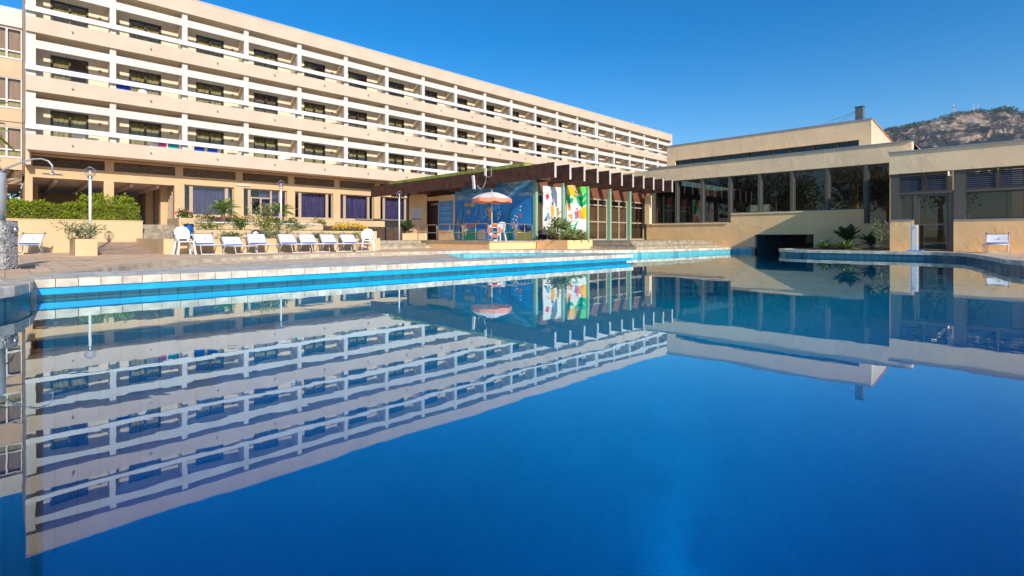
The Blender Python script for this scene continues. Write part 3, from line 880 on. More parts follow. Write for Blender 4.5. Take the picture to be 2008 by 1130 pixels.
mb = MB(); mb.prism([(28.76,2.03),(29.84,2.03),(29.84,2.10),(29.5,2.17),(29.2,2.09),(28.9,2.13),(28.76,2.10)], PX-.075, PX-.0705, lambda a,b,c:(c,a,b)); mb.build('printed_wave', plain('blue wave print', (.03,.25,.55), .5), sg)
# posts
for k in range(6):
    x = PX+2.23*k
    MB().box(x-.09, x+.09, PY-.10, PY+.10, PZ, 3.86).build('post', 'greenpost', pav)
MB().box(PX-.06, PX+.12, 30.25, 30.43, PZ, 3.86).build('post', plain('dark teal paint', (.05,.13,.16), .5), pav)
MB().box(PX+11.3, PX+11.42, PY-.6, PY-.5, PZ, 3.4).build('post', plain('lime paint', (.40,.45,.08), .5), pav)
MB().box(30.30, 30.62, 17.86, 18.2, 1.72, 3.62).build('end_pier', 'tan', pav)
# roof, fascia and pergola beams
MB().box(18.81, 31.5, 18.9, 33.3, 3.95, 4.44).build('roof', 'ceil', pav)
MB().box(18.80, 31.5, 18.25, 31.2, 4.455, 4.62).build('roof_edge', 'roofgreen', pav)
MB().box(18.85, 31.45, 18.3, 31.1, 4.621, 4.65).build('roof_gravel', 'earth', pav)
def beam(x, y0, y1, w=.055):
    b = MB().box(x-w, x+w, y0, y1, 3.71, 4.45)
    o = b.build('timber_beam', 'wood', pav)
    MB().box(x-w-.01, x+w+.01, y0-.03, y0-.001, 3.70, 4.46).build('beam_end_board', 'beam_end', o)
    return o
beam(18.74, 16.1, 33.4)
for k in range(1, 12): beam(18.74+1.13*k, 16.1, 18.88)
MB().box(18.80, 19.80, 17.30, 17.46, 3.74, 4.42).build('cross_beam', 'wood', pav)
MB().box(PX+.1, 31.0, PY+.12, PY+.22, 3.18, 3.868).build('fascia_board', 'wood_red', pav)
mb = MB()
for k in range(1, 13):
    if k < 12: mb.box(18.74+1.13*k-.80, 18.74+1.13*k-.35, 18.885, 18.899, 3.96, 4.1)
mb.build('ceiling_edge', 'white', pav)
for y in (21.5, 24.6, 27.7, 30.8):
    MB().box(18.80, PX-.10, y-.07, y+.07, 3.62, 3.949).build('eaves_bracket', 'wood_red', pav)
# painted panels between the first posts
pw = MB().box(PX+.62, PX+2.12, PY+.02, PY+.09, 1.0, 3.60).build('white_panel', 'white', pav)
def paint2(parent, name, polys, col, layer=1):
    y = PY+.02; m = plain(name+' paint '+parent.name, col, .6, .1, 9)
    for p in polys: MB().prism(p, y-.004*layer, y-.0005-.004*(layer-1), lambda a, b, c: (a, c, b)).build(name, m, parent)
paint2(pw, 'painted_kite', [[(20.63,3.1),(20.88,3.22),(20.98,2.98),(20.74,2.84)]], (.70,.05,.08))
paint2(pw, 'painted_guitar', [band([(21.14,3.25),(21.30,2.70)], .05, .04), band([(21.2,2.75),(21.28,2.45)], .10, .06)], (.08,.14,.42))
paint2(pw, 'painted_dancer', [[(21.05,2.55),(21.3,2.6),(21.4,2.3),(21.3,1.95),(21.05,1.9),(21.1,2.2)]], (.80,.40,.05), 2)
paint2(pw, 'painted_dancer', [[(20.75,2.15),(20.95,2.2),(21.0,1.9),(20.7,1.85)]], (.10,.40,.60), 2)
paint2(pw, 'painted_dancer', [[(21.55,2.45),(21.75,2.5),(21.8,2.1),(21.6,1.95)]], (.38,.26,.16), 2)
rp = random.Random(8)
paint2(pw, 'painted_scribble', [blob(rp.uniform(20.6,22.1), rp.uniform(1.7,2.0), rp.uniform(.03,.10), rp.uniform(.03,.07), 7, .3, i) for i in range(26)], (.05,.06,.12), 1)
paint2(pw, 'painted_spot', [blob(rp.uniform(20.7,22.0), rp.uniform(1.75,2.4), rp.uniform(.02,.06), rp.uniform(.02,.06), 7, .3, i) for i in range(22)], (.55,.25,.15), 3)
gp = MB().box(PX+2.60, PX+4.38, PY+.02, PY+.09, 1.0, 3.79).build('leaf_panel', 'white', pav)
X0 = PX+2.60
paint2(gp, 'painted_yellow', [[(X0+.1,3.75),(X0+.55,3.78),(X0+.9,3.5),(X0+.75,3.0),(X0+.45,3.25),(X0+.2,3.1)], [(X0+1.3,2.55),(X0+1.77,2.7),(X0+1.77,1.9),(X0+1.45,1.9)]], (.90,.50,.01))
paint2(gp, 'painted_orange', [[(X0+.55,3.78),(X0+1.0,3.78),(X0+1.1,3.4),(X0+.9,3.2)], [(X0+.02,2.75),(X0+.3,2.8),(X0+.4,2.4),(X0+.1,2.3)], [(X0+.9,2.5),(X0+1.3,2.45),(X0+1.5,1.9),(X0+.9,1.95)], [(X0+.05,2.1),(X0+.5,2.2),(X0+.55,1.75)]], (.85,.32,.10))
paint2(gp, 'painted_leaf', [[(X0+.5,3.4),(X0+.9,3.0),(X0+1.3,2.9),(X0+1.77,3.25),(X0+1.77,3.5),(X0+1.3,3.2),(X0+.95,3.2)], [(X0+.85,3.0),(X0+1.1,2.65),(X0+1.5,2.6),(X0+1.77,2.8),(X0+1.77,3.1),(X0+1.4,2.85)], [(X0+.02,3.35),(X0+.3,3.05),(X0+.65,3.1),(X0+.5,2.8),(X0+.02,2.72)], [(X0+.1,1.2),(X0+.3,1.75),(X0+.45,1.2)], [(X0+.35,1.1),(X0+1.1,2.0),(X0+.75,1.2)]], (.0,.42,.12), 2)
paint2(gp, 'painted_light_leaf', [[(X0+.95,3.78),(X0+1.77,3.79),(X0+1.77,3.52),(X0+1.3,3.25),(X0+1.05,3.4)], [(X0+1.2,2.95),(X0+1.77,3.2),(X0+1.77,3.12),(X0+1.4,2.87)]], (.14,.62,.10), 1)
paint2(gp, 'painted_red', [[(X0+.75,2.4),(X0+1.0,2.6),(X0+1.05,2.0),(X0+.85,1.95)]], (.80,.06,.10), 3)
paint2(gp, 'painted_blue', [[(X0+.6,2.35),(X0+.85,2.4),(X0+.9,1.9),(X0+.7,1.7),(X0+.75,2.1)]], (.10,.25,.55), 4)
paint2(gp, 'painted_stripe', [band([(X0+.1,2.15),(X0+.8,2.35),(X0+1.77,2.72)], .02, .03), band([(X0+.05,1.8),(X0+.9,1.85),(X0+1.77,1.85)], .02, .03), band([(X0+.45,3.75),(X0+.9,3.45),(X0+1.0,3.2)], .03, .02)], (.85,.85,.82), 5)
# glazed doors between the other posts
for k in (2, 3, 4):
    a, b = PX+2.23*k+.10, PX+2.23*(k+1)-.10
    c = (a+b)/2
    win_grid('glazed_door', pav, 'x', a, b, PZ+.005, 3.17, PY+.10, .08, [(c+.1,.09)] if k < 4 else [(b-.25,.08)], 'bronze', 'pane_c', .08, (1.78, 2.78))
    mb = MB(); mb.tube([(c+.0,PY+.06,1.55),(c+.0,PY+.06,2.0)], .015, 6); mb.build('door_handle', 'steel', pav)
win_grid('glazed_screen', pav, 'x', PX+.10, PX+2.13, PZ+.005, 3.17, PY+.12, .08, [(PX+1.1,.08)], 'bronze', 'pane_c', .08)
MB().box(21, 31, 30.5, 30.7, PZ, 3.89).build('inner_wall', 'wood', pav)
# antennas on the fascia
an = thing('panel_antenna', (18.6, 22.2, 4.1), 'slim white panel antennas with a loose cable on the dark roof beam', 'antenna')
ax_ = 18.74-.055
MB().bar((ax_-.12, 21.85, 3.52), (ax_-.12, 21.95, 4.28), .09, .15).build('antenna_panel', 'white', an)
MB().tube([(ax_-.10, 21.85, 3.95), (ax_, 21.85, 3.95)], .02, 6).build('bracket', 'galv', an)
MB().bar((ax_-.12, 20.92, 4.18), (ax_-.12, 20.92, 4.58), .08, .12).build('antenna_panel', 'white', an)
MB().tube([(ax_-.11, 20.8, 4.15),(ax_-.10, 20.6, 4.08),(ax_-.10, 20.46, 4.12),(ax_-.10, 20.44, 4.62)], .028, 6).build('bracket', 'galv', an)
MB().tube([(ax_-.04, 21.7, 3.72),(ax_-.04, 21.4, 3.48),(ax_-.04, 21.15, 3.6),(ax_-.04, 20.95, 3.95),(ax_-.06, 20.92, 4.2)], .014, 6).build('cable', 'white', an)
# entrance steps
tr = []
for i in range(4):
    tr.append((21.3+.3*i, 30.68, 13.28+.28*i, 18.0, .2 if i == 0 else DECK+.1*i+.001, DECK+.1*(i+1)))
es = stairs('entrance_steps', 'broad stone entrance steps in front of the glazed pavilion doors', tr)

# ------------------------------------------------------------------ clubhouse on the right
X1, X2, X3 = 30.7, 27.3, 32.5
club = thing('clubhouse', (31, 8, .2), 'tan clubhouse with flat fascias and dark glazing stepping along the right side of the pool', 'clubhouse')
ms = [17.84-1.70*i for i in range(9)]           # mullion lines, from the far end
ops = [(ms[3]+.0, ms[0], 1.74, 4.478), (ms[7], ms[3], 2.26, 4.478), (4.42, ms[7], 1.54, 4.478), (8.28, 11.3, -5, 1.0)]
MB().wall('y', 4.42, 18.3, -2.0, 4.478, X1, X1+.3, ops).build('wall', 'ochre', club)
MB().box(X1-.06, X1+.5, 4.1, 18.2, 4.48, 5.40).build('fascia', 'tan', club)
MB().box(X1-.13, X1+.6, 4.08, 18.25, 5.401, 5.45).build('roof_flashing', 'galv', club)
MB().box(X1-.05, X1+1.2, 18.2, 20.6, 4.55, 5.28).build('fascia', 'tan', club)
MB().box(X1+.501, 46, 4.1, 18.2, 5.0, 5.35).build('roof', 'tan', club)
MB().add([(X1+.5,4.1,5.35),(34.2,4.1,5.30),(34.2,4.1,4.5),(X1+.5,4.1,4.5),(X1+.5,4.3,5.35),(34.2,4.3,5.30),(34.2,4.3,4.5),(X1+.5,4.3,4.5)],[(0,1,2,3),(4,5,6,7),(0,1,5,4),(2,3,7,6),(1,2,6,5),(0,3,7,4)]).build('end_wall', 'tan_pale', club)
def club_window(a0, a1, z0, label=None):
    fr = win_grid('window', club, 'y', a0, a1, z0, 4.478, X1+.10, .10, [], 'grey_metal', 'pane_c', .06)
    return fr
for i in range(8):
    a1, a0 = ms[i]-.075, ms[i+1]+.075
    z0 = 1.74 if i < 3 else (2.26 if i < 7 else 1.54)
    if i == 7: a0 = 4.43
    club_window(a0, a1, z0)
for i in range(8):
    zl = min(1.74 if i <= 3 else 2.26, 1.54 if i == 7 else 9)
    o = MB().box(X1-.045, X1+.22, ms[i]-.074, ms[i]+.074, zl+.002, 4.477).build('mullion', 'grey_metal', club)
MB().box(X1-.08, X1+.05, ms[3]+.08, ms[0]+.1, 1.66, 1.738).build('window_sill', 'tan', club)
MB().box(X1-.06, X1+.05, ms[7]+.08, ms[3]-.08, 2.19, 2.258).build('window_sill', 'tan', club)
# clerestory storey
mbw = MB().wall('y', 6.04, 17.8, 5.36, 7.05, X3, X3+.3, [(6.6, 17.2, 5.62, 6.06)]); mbw.build('upper_wall', 'tan', club)
MB().box(X3-.04, X3+.35, 6.0, 17.84, 7.051, 7.13).build('upper_flashing', 'galv', club)
y = 17.2
while y > 6.7:
    a0 = max(y-1.2, 6.6)
    win_grid('upper_window', club, 'y', a0+.04, y-.04, 5.62, 6.06, X3+.14, .08, [((a0+y)/2,.05)], 'brown_metal', 'pane_c', .04)
    MB().box(X3+.05, X3+.28, a0-.038, a0+.038, 5.621, 6.059).build('upper_mullion', 'brown_metal', club)
    y -= 1.2
MB().box(X3+.29, X3+.299, 6.5, 17.3, 5.5, 6.2).build('blind', 'dark', club)
MB().add([(X3+.3,6.04,5.36),(41,6.04,5.36),(41,6.04,6.25),(X3+.3,6.04,7.05),(X3+.3,6.3,5.36),(41,6.3,5.36),(41,6.3,6.25),(X3+.3,6.3,7.05)],[(0,1,2,3),(4,5,6,7),(2,3,7,6),(1,2,6,5),(0,1,5,4)]).build('upper_end_wall', 'tan_pale', club)
MB().add([(X3+.3,6.0,7.05),(41.1,6.0,6.25),(41.1,17.8,6.25),(X3+.3,17.8,7.05),(X3+.3,6.0,7.12),(41.1,6.0,6.32),(41.1,17.8,6.32),(X3+.3,17.8,7.12)],[(0,1,2,3),(4,5,6,7),(0,1,5,4),(1,2,6,5),(2,3,7,6),(0,3,7,4)]).build('upper_roof', plain('terracotta roof edge', (.48,.2,.09), .8), club)
MB().box(36.6, 37.2, 5.5, 6.03, 5.36, 5.75).build('roof_vent', 'wood_red', club)
ch = MB().box(X3+1.0, X3+1.40, 6.62, 6.98, 6.9, 8.02).build('chimney', 'chim', club)
MB().box(X3+.97, X3+1.43, 6.59, 7.01, 8.021, 8.06).build('chimney_cap', 'grey_metal', ch)
for q in ((X3+1.2, 9.6, 7.1), (X3+1.3, 8.4, 7.1), (X3+4.0, 6.4, 6.85)):
    MB().tube([(X3+1.2, 6.8, 7.9), q], .012, 5).build('stay_wire', 'galv', ch)
# front block
ops = [(2.31, 3.59, .1, 3.555), (-12, 2.30, 1.53, 3.555), (3.60, 4.41, 1.56, 3.555)]
MB().wall('y', -12, 4.41, .1, 3.555, X2, X2+.25, [(2.31, 3.59, 0, 3.6), (-11.9, 2.31, 1.53, 3.6), (3.59, 4.4, 1.56, 3.6)]).build('wall', 'ochre', club)
MB().box(X2-.06, X2+.3, -12, 4.42, 3.56, 4.47).build('fascia', 'tan', club)
MB().box(X2-.13, X2+.4, -12, 4.45, 4.471, 4.52).build('roof_flashing', 'galv', club)
MB().box(X2+.301, X1-.14, -12, 4.41, 4.2, 4.46).build('roof', 'tan', club)
MB().box(X2+.26, X1-.002, 4.2, 4.41, .1, 4.19).build('side_wall', 'ochre', club)
for a0, a1, z0 in ((4.08, 4.40, 1.60), (1.95, 2.30, 1.57), (-.8, -.45, 1.57)):
    MB().box(X2+.02, X2+.20, a0, a1, z0, 3.555).build('pilaster', 'grey_metal', club)
MB().box(X2-.03, X2+.28, 3.60, 4.43, 1.561, 1.60).build('wall_cap', 'galv', club)
MB().box(X2-.03, X2+.28, -12, 2.29, 1.531, 1.57).build('wall_cap', 'galv', club)
def louvre(a0, a1):
    fr = MB(); z0, z1 = 2.76, 3.553
    fr.box(X2+.05, X2+.16, a0, a0+.06, z0, z1); fr.box(X2+.05, X2+.16, a1-.06, a1, z0, z1)
    fr.box(X2+.05, X2+.16, a0+.06, a1-.06, z1-.08, z1); fr.box(X2+.05, X2+.16, a0+.06, a1-.06, z0, z0+.05)
    f = fr.build('louvre_frame', 'brown_metal', club)
    for i in range(8):
        z = z0+.09+i*.08
        MB().add([(X2+.07,a0+.06,z-.035),(X2+.07,a1-.06,z-.035),(X2+.13,a1-.06,z+.035),(X2+.13,a0+.06,z+.035),(X2+.075,a0+.06,z-.04),(X2+.075,a1-.06,z-.04),(X2+.135,a1-.06,z+.03),(X2+.135,a0+.06,z+.03)],[(0,1,2,3),(7,6,5,4),(0,1,5,4),(2,3,7,6),(0,3,7,4),(1,2,6,5)]).build('slat', M['slat'], f)
M['slat'] = plain('blue grey slat', (.055,.075,.115), .35, .05, 5)
louvre(3.27, 4.07); louvre(2.50, 3.23); louvre(1.02, 1.93); louvre(.06, .98); louvre(-.42, .02)
MB().box(X2+.03, X2+.18, 2.31, 4.07, 2.66, 2.755).build('transom', 'grey_metal', club)
MB().box(X2+.03, X2+.18, -.45, 1.94, 2.66, 2.755).build('transom', 'grey_metal', club)
win_grid('window', club, 'y', 3.62, 4.07, 1.60, 2.655, X2+.08, .08, [], 'grey_metal', 'pane_c', .05)
win_grid('window', club, 'y', -.44, 1.93, 1.575, 2.655, X2+.08, .08, [(.75,.06)], 'brown_metal', 'pane_c', .05)
win_grid('door', club, 'y', 2.46, 3.50, DECK+.004, 2.655, X2+.10, .09, [], 'grey_metal', 'pane_c', .09, (1.38,))
MB().box(X2+.05, X2+.22, 3.51, 3.59, DECK, 2.655).build('door_jamb', 'grey_metal', club)
MB().box(X2+.05, X2+.22, 2.32, 2.45, DECK, 2.655).build('door_jamb', 'grey_metal', club)
# rooms behind the glass: floor, ceiling, pillars, rear wall with windows to the garden
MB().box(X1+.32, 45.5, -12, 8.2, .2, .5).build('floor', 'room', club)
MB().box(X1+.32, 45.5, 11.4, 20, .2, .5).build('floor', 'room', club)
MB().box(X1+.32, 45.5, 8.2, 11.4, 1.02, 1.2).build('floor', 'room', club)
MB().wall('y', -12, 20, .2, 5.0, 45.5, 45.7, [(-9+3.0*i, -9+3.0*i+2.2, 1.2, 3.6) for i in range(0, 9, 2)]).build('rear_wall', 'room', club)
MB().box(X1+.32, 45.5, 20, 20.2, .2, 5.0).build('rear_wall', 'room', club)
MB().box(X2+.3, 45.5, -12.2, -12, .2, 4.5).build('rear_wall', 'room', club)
for x, y in ((35,5.2),(35,9.5),(35,13.8),(39,3),(39,8),(39,13),(34,0.4)):
    MB().box(x, x+.35, y, y+.35, .5, 4.95).build('inner_pillar', 'yellow', club)
MB().box(X2+.3, X1+.31, -12, 4.19, .2, .45).build('floor', 'room', club)
# ceiling over the water inlet is the room floor; dark back of the inlet
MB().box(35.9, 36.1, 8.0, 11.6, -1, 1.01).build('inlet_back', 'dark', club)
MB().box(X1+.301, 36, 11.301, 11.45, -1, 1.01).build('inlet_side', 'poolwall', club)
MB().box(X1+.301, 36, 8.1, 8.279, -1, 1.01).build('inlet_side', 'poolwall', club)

# ------------------------------------------------------------------ pool side furniture
def make_lounger():
    t = thing('sun_lounger', (0,0,0), 'x', 'sun lounger', 'white sun loungers round the pool')
    W = .31
    f = MB()
    for s in (-W, W):
        f.tube([(s,-1.18,.33),(s,.20,.30)], .02, 6)
    f.tube([(-W,-1.18,.33),(W,-1.18,.33)], .02, 6); f.tube([(-W,.20,.30),(W,.20,.30)], .02, 6)
    f.build('frame', 'white', t, True)
    for y0, y1 in ((-.85,-.98), (.02,.30)):
        l = MB()
        l.tube([(-W-.02,y0,.31),(-W-.02,y1,.02),(W+.02,y1,.02),(W+.02,y0,.31)], .017, 6)
        l.build('leg', 'white' if y0 < -.5 else 'lounger_metal', t, True)
    bk = Vector((0,.52,.70)) - Vector((0,.16,.30))
    n = 8
    sl = MB()
    for i in range(n+1):
        y = -1.15+1.33*i/n; z = .325-.03*math.sin(math.pi*i/n)-.02*i/n
        sl.v += [(-W+.02,y,z+.012),(W-.02,y,z+.012),(W-.02,y,z),(-W+.02,y,z)]
    for i in range(n):
        a, b = 4*i, 4*i+4
        for j in range(4): sl.f.append((a+j, a+(j+1)%4, b+(j+1)%4, b+j))
    sl.build('seat', 'sling', t, True)
    def bp(x, s, off=0.0):
        p = Vector((0,.16,.30)) + bk*s
        nrm = Vector((0,-bk.z,bk.y)).normalized()
        return (x, p.y+nrm.y*off, p.z+nrm.z*off)
    b = MB()
    for i in range(7):
        s = .03+.92*i/6; sag = -.025*math.sin(math.pi*i/6)
        for j in range(5):
            x = -W+.025+(2*W-.05)*j/4; k = sag*math.sin(math.pi*j/4) if j in (1,2,3) else 0
            b.v.append(bp(x, s, .01+k))
    b.f = [(i*5+j, i*5+j+1, i*5+j+6, i*5+j+5) for i in range(6) for j in range(4)]
    back = b.build('backrest', 'sling', t, True)
    mk = MB()
    for i in range(10):
        x = -.11+.022*i; s = .50+.02*math.sin(i*1.3)
        mk.add([bp(x,s,.014),bp(x+.016,s,.014),bp(x+.016,s+.022,.014),bp(x,s+.022,.014)],[(0,1,2,3)])
    mk.build('printed_mark', 'mark_grey', back)
    mk = MB(); mk.add([bp(.0,.52,.016),bp(.06,.50,.016),bp(.10,.53,.016),bp(.05,.60,.016)],[(0,1,2,3)])
    mk.build('printed_mark', 'mark', back)
    tr = MB(); tr.add([bp(-W+.03,.05,.022),bp(W-.03,.05,.022),bp(W-.03,.17,.022),bp(-W+.03,.17,.022)],[(0,1,2,3)])
    tr.build('blue_trim', 'sling_blue', back)
    bf = MB()
    for s in (-W, W): bf.tube([bp(s,-.02),bp(s,1.06)], .018, 6)
    bf.build('back_frame', 'lounger_metal', t, True)
    tb = MB(); tb.tube([bp(-W,.98),bp(W,.98)], .022, 6)
    for s in (-W, W): tb.lathe([(0,-.03),(.03,-.03),(.03,.03),(0,.03)], 8, bp(s,1.06))
    tb.build('top_bar', 'dark_tube', t, True)
    for s in (-W+.03, W-.03): MB().tube([bp(s,.55,-.01),(s,.46,.05)], .013, 6).build('back_strut', 'lounger_metal', t, True)
    return t
lo = make_lounger()
ll = [('white sun lounger in front of the blue bin, beside the left white chair', 4.93, 20.05, -2),
      ('white sun lounger with the lowest reclined back, second in the row by the planter wall', 5.86, 20.0, 3),
      ('white sun lounger below the black rimmed wheel, third in the row by the planter wall', 6.66, 20.0, -3),
      ('white sun lounger beside the middle lamp post, fourth in the row by the planter wall', 7.82, 20.05, 1),
      ('white sun lounger just right of the one by the middle lamp post', 8.58, 20.0, -1),
      ('white sun lounger sixth in the row, second to last before the right hand white chair', 9.48, 20.05, 2),
      ('white sun lounger at the right end of the row, touching the white chair', 10.33, 20.0, 0),
      ('lone white sun lounger against the hedge wall beside the pebble shower pillar', .52, 24.6, -24),
      ('lone white sun lounger against the clubhouse wall at the far right', 26.4, 1.0, -90)]
for i, (lab, x, y, a) in enumerate(ll):
    o = lo if i == 0 else copy_tree(lo)
    place(o, (x, y, DECK+.002), rad(a), lab)
    if i == 1: o.scale = (1,1,.86)

def make_chair():
    t = thing('plastic_chair', (0,0,0), 'x', 'chair', 'white plastic armchairs')
    s = MB(); s.prism([(-.22,-.24),(.22,-.24),(.20,.20),(-.20,.20)], .42, .45); s.build('seat', 'plastic', t)
    pr = [(-.19,.44),(-.235,.62),(-.23,.80),(-.15,.92),(0,.95),(.15,.92),(.23,.80),(.235,.62),(.19,.44),(.14,.47),(.14,.53),(-.14,.53),(-.14,.47)]
    b = MB(); b.prism(pr, 0, .025, lambda a, z, c: (a, .19+c+(z-.44)*.22, z)); b.build('backrest', 'plastic', t)
    for sx, sy in ((-1,-1),(1,-1),(-1,1),(1,1)):
        l = MB(); l.bar((sx*.21, sy*.20, .44), (sx*.26, sy*.27, 0), .05, .045); l.build('leg', 'plastic', t)
    for sx in (-1, 1):
        a = MB(); a.tube([(sx*.22,.24,.66),(sx*.27,.02,.67),(sx*.27,-.20,.65),(sx*.25,-.25,.55),(sx*.22,-.23,.43)], .024, 6); a.build('armrest', 'plastic', t, True)
    return t
ch0 = make_chair()
place(ch0, (4.30, 20.1, DECK), rad(4), 'white plastic armchair at the left end of the lounger row')
place(copy_tree(ch0), (11.05, 20.0, DECK), rad(-28), 'white plastic armchair at the right end of the lounger row')
place(copy_tree(ch0), (17.25, 18.45, PZ), rad(-75), 'white plastic armchair under the orange parasol beside the life ring')

# parasol
M['parasol_b'] = plain('pale grey pink parasol fabric', (0.72, 0.64, 0.61), 0.8, 0.04, 4)
px_, py_ = 16.95, 18.62
ps = thing('parasol', (px_, py_, PZ), 'white parasol with an orange scalloped rim in front of the mural', 'parasol')
MB().tube([(px_,py_,PZ),(px_,py_,2.98)], .022, 8).build('pole', 'white', ps, True)
MB().lathe([(0,0),(.26,0),(.26,.06),(.05,.09),(.05,.25),(0,.25)], 16, (px_,py_,PZ+.002)).build('base', 'white', ps)
cb, vb = MB(), MB(); n = 8
for k in range(n):
    a0, a1 = 2*math.pi*k/n+.2, 2*math.pi*(k+1)/n+.2
    prof = [(0.02,3.06),(.35,3.01),(.68,2.90),(.98,2.74)]
    pts = []
    for r, z in prof:
        for j in range(4):
            a = a0+(a1-a0)*j/3; bul = 1-.04*math.sin(math.pi*j/3)*(r/.98)
            pts.append((px_+r*bul*math.cos(a), py_+r*bul*math.sin(a), z-.03*math.sin(math.pi*j/3)*(r/.98)))
    MB().add(pts, [(i*4+j, i*4+j+1, i*4+j+5, i*4+j+4) for i in range(3) for j in range(3)]).build('canopy_panel', 'parasol' if k % 2 else 'parasol_b', ps)
    v = []
    for zz, rr in ((0,.985),(-.10,1.0),(-.17,1.0)):
        for j in range(4):
            a = a0+(a1-a0)*j/3; bul = 1-.04*math.sin(math.pi*j/3)
            v.append((px_+rr*bul*math.cos(a), py_+rr*bul*math.sin(a), 2.745+zz-.03*math.sin(math.pi*j/3)-(.03*math.sin(math.pi*j/3) if zz < -.12 else 0)))
    vb.add(v, [(i*4+j, i*4+j+1, i*4+j+5, i*4+j+4) for i in range(2) for j in range(3)])
vb.build('valance', 'orange', ps)
MB().lathe([(.012,0),(.03,.03),(.012,.06),(.012,.12),(0,.13)], 8, (px_,py_,3.05)).build('finial', 'white', ps)
rb = MB()
for k in range(n):
    a = 2*math.pi*k/n+.2; rb.tube([(px_,py_,2.99),(px_+.97*math.cos(a),py_+.97*math.sin(a),2.72)], .008, 4)
rb.build('ribs', 'white', ps)

# railings on the pavilion terrace
def railing(p, q, label):
    p, q = Vector(p), Vector(q); d = (q-p).normalized(); r = .12; h = .84
    t = thing('railing', p, label, 'railing', 'tube railings on the pavilion terrace')
    up = Vector((0,0,1))
    pts = [p, p+up*(h-r), p+up*(h-r*.3)+d*r*.3, p+up*h+d*r, q+up*h-d*r, q+up*(h-r*.3)-d*r*.3, q+up*(h-r), q]
    MB().tube(pts, .022, 6).build('top_rail', 'rail', t, True)
    MB().tube([p+up*.42, q+up*.42], .018, 6).build('mid_rail', 'rail', t, True)
    m = (p+q)/2
    MB().tube([m, m+up*h], .016, 6).build('post', 'rail', t, True)
railing((16.38,24.1,PZ), (16.38,22.35,PZ), 'tube railing at the stair end of the pavilion terrace, in front of the tan doorway')
railing((16.38,22.25,PZ), (16.38,20.2,PZ), 'tube railing in front of the coral end of the mural')
railing((16.38,20.1,PZ), (16.38,18.25,PZ), 'tube railing beneath the left side of the parasol')
railing((16.55,18.16,PZ), (18.1,18.16,PZ), 'tube railing in front of the white chair and carrying the life ring')
railing((18.2,18.16,PZ), (19.35,18.16,PZ), 'short tube railing in front of the painted yellow rock by the corner post')
lb = thing('life_ring', (16.62,18.08,1.16), 'orange and white life ring hanging on the terrace railing', 'life ring')
def torus(mb, c, R_, r, a0, a1, n, m, nx, ny_):
    vs = []; fs = []
    for i in range(n+1):
        a = a0+(a1-a0)*i/n; d = nx*math.cos(a)+Vector((0,0,1))*math.sin(a)
        for j in range(m):
            b = 2*math.pi*j/m; vs.append(c+d*(R_+r*math.cos(b))+ny_*r*math.sin(b))
    for i in range(n):
        for j in range(m): fs.append((i*m+j, i*m+(j+1)%m, (i+1)*m+(j+1)%m, (i+1)*m+j))
    mb.add(vs, fs)
nx_ = Vector((.80,-.60,0)); nn = Vector((-.60,-.80,0)); cc = Vector((16.60,18.05,1.18))
b = MB(); torus(b, cc, .26, .058, 0, 2*math.pi, 40, 10, nx_, nn); b.build('ring', 'buoy', lb, True)
for k in range(4):
    b = MB(); a = math.pi/4+k*math.pi/2; torus(b, cc, .26, .061, a-.16, a+.16, 6, 10, nx_, nn); b.build('band', 'white', lb, True)
b = MB(); b.tube([cc+nx_*.33*math.cos(a)+Vector((0,0,.33*math.sin(a)))+nn*.02 for a in [2*math.pi*i/24 for i in range(25)]], .008, 5); b.build('rope', 'white', lb, True)

# lamp posts
def lamp_post(x, y, z0, z1, label):
    t = thing('lamp_post', (x,y,z0), label, 'lamp post', 'white globe lamp posts')
    MB().tube([(x,y,z0),(x,y,z1-.17)], .042, 10).build('pole', 'white', t, True)
    MB().lathe([(.07,-.20),(.075,-.15),(.06,-.12),(0,-.12)], 12, (x,y,z1)).build('collar', 'steel', t, True)
    g = MB().lathe([(.16*math.sin(math.pi*i/12)+.001, -.16*math.cos(math.pi*i/12)) for i in range(13)], 20, (x,y,z1)).build('globe', 'globe', t, True)
    MB().lathe([(0,-.10),(.025,-.10),(.03,0),(.02,.04),(0,.05)], 8, (x,y,z1)).build('bulb', 'white', g, True)
    MB().lathe([(.0,.158),(.07,.150),(.05,.175),(0,.18)], 12, (x,y,z1)).build('cap', 'galv', t, True)
lamp_post(2.0, 21.9, .8, 3.0, 'white globe lamp post in the planter at the foot of the ramp')
lamp_post(9.55, 25.7, 1.1, 3.42, 'white globe lamp post rising behind the loungers before the violet curtained windows')
lamp_post(15.3, 24.3, PZ-.0, 3.18, 'white globe lamp post by the pavilion eaves at the top of the short steps')

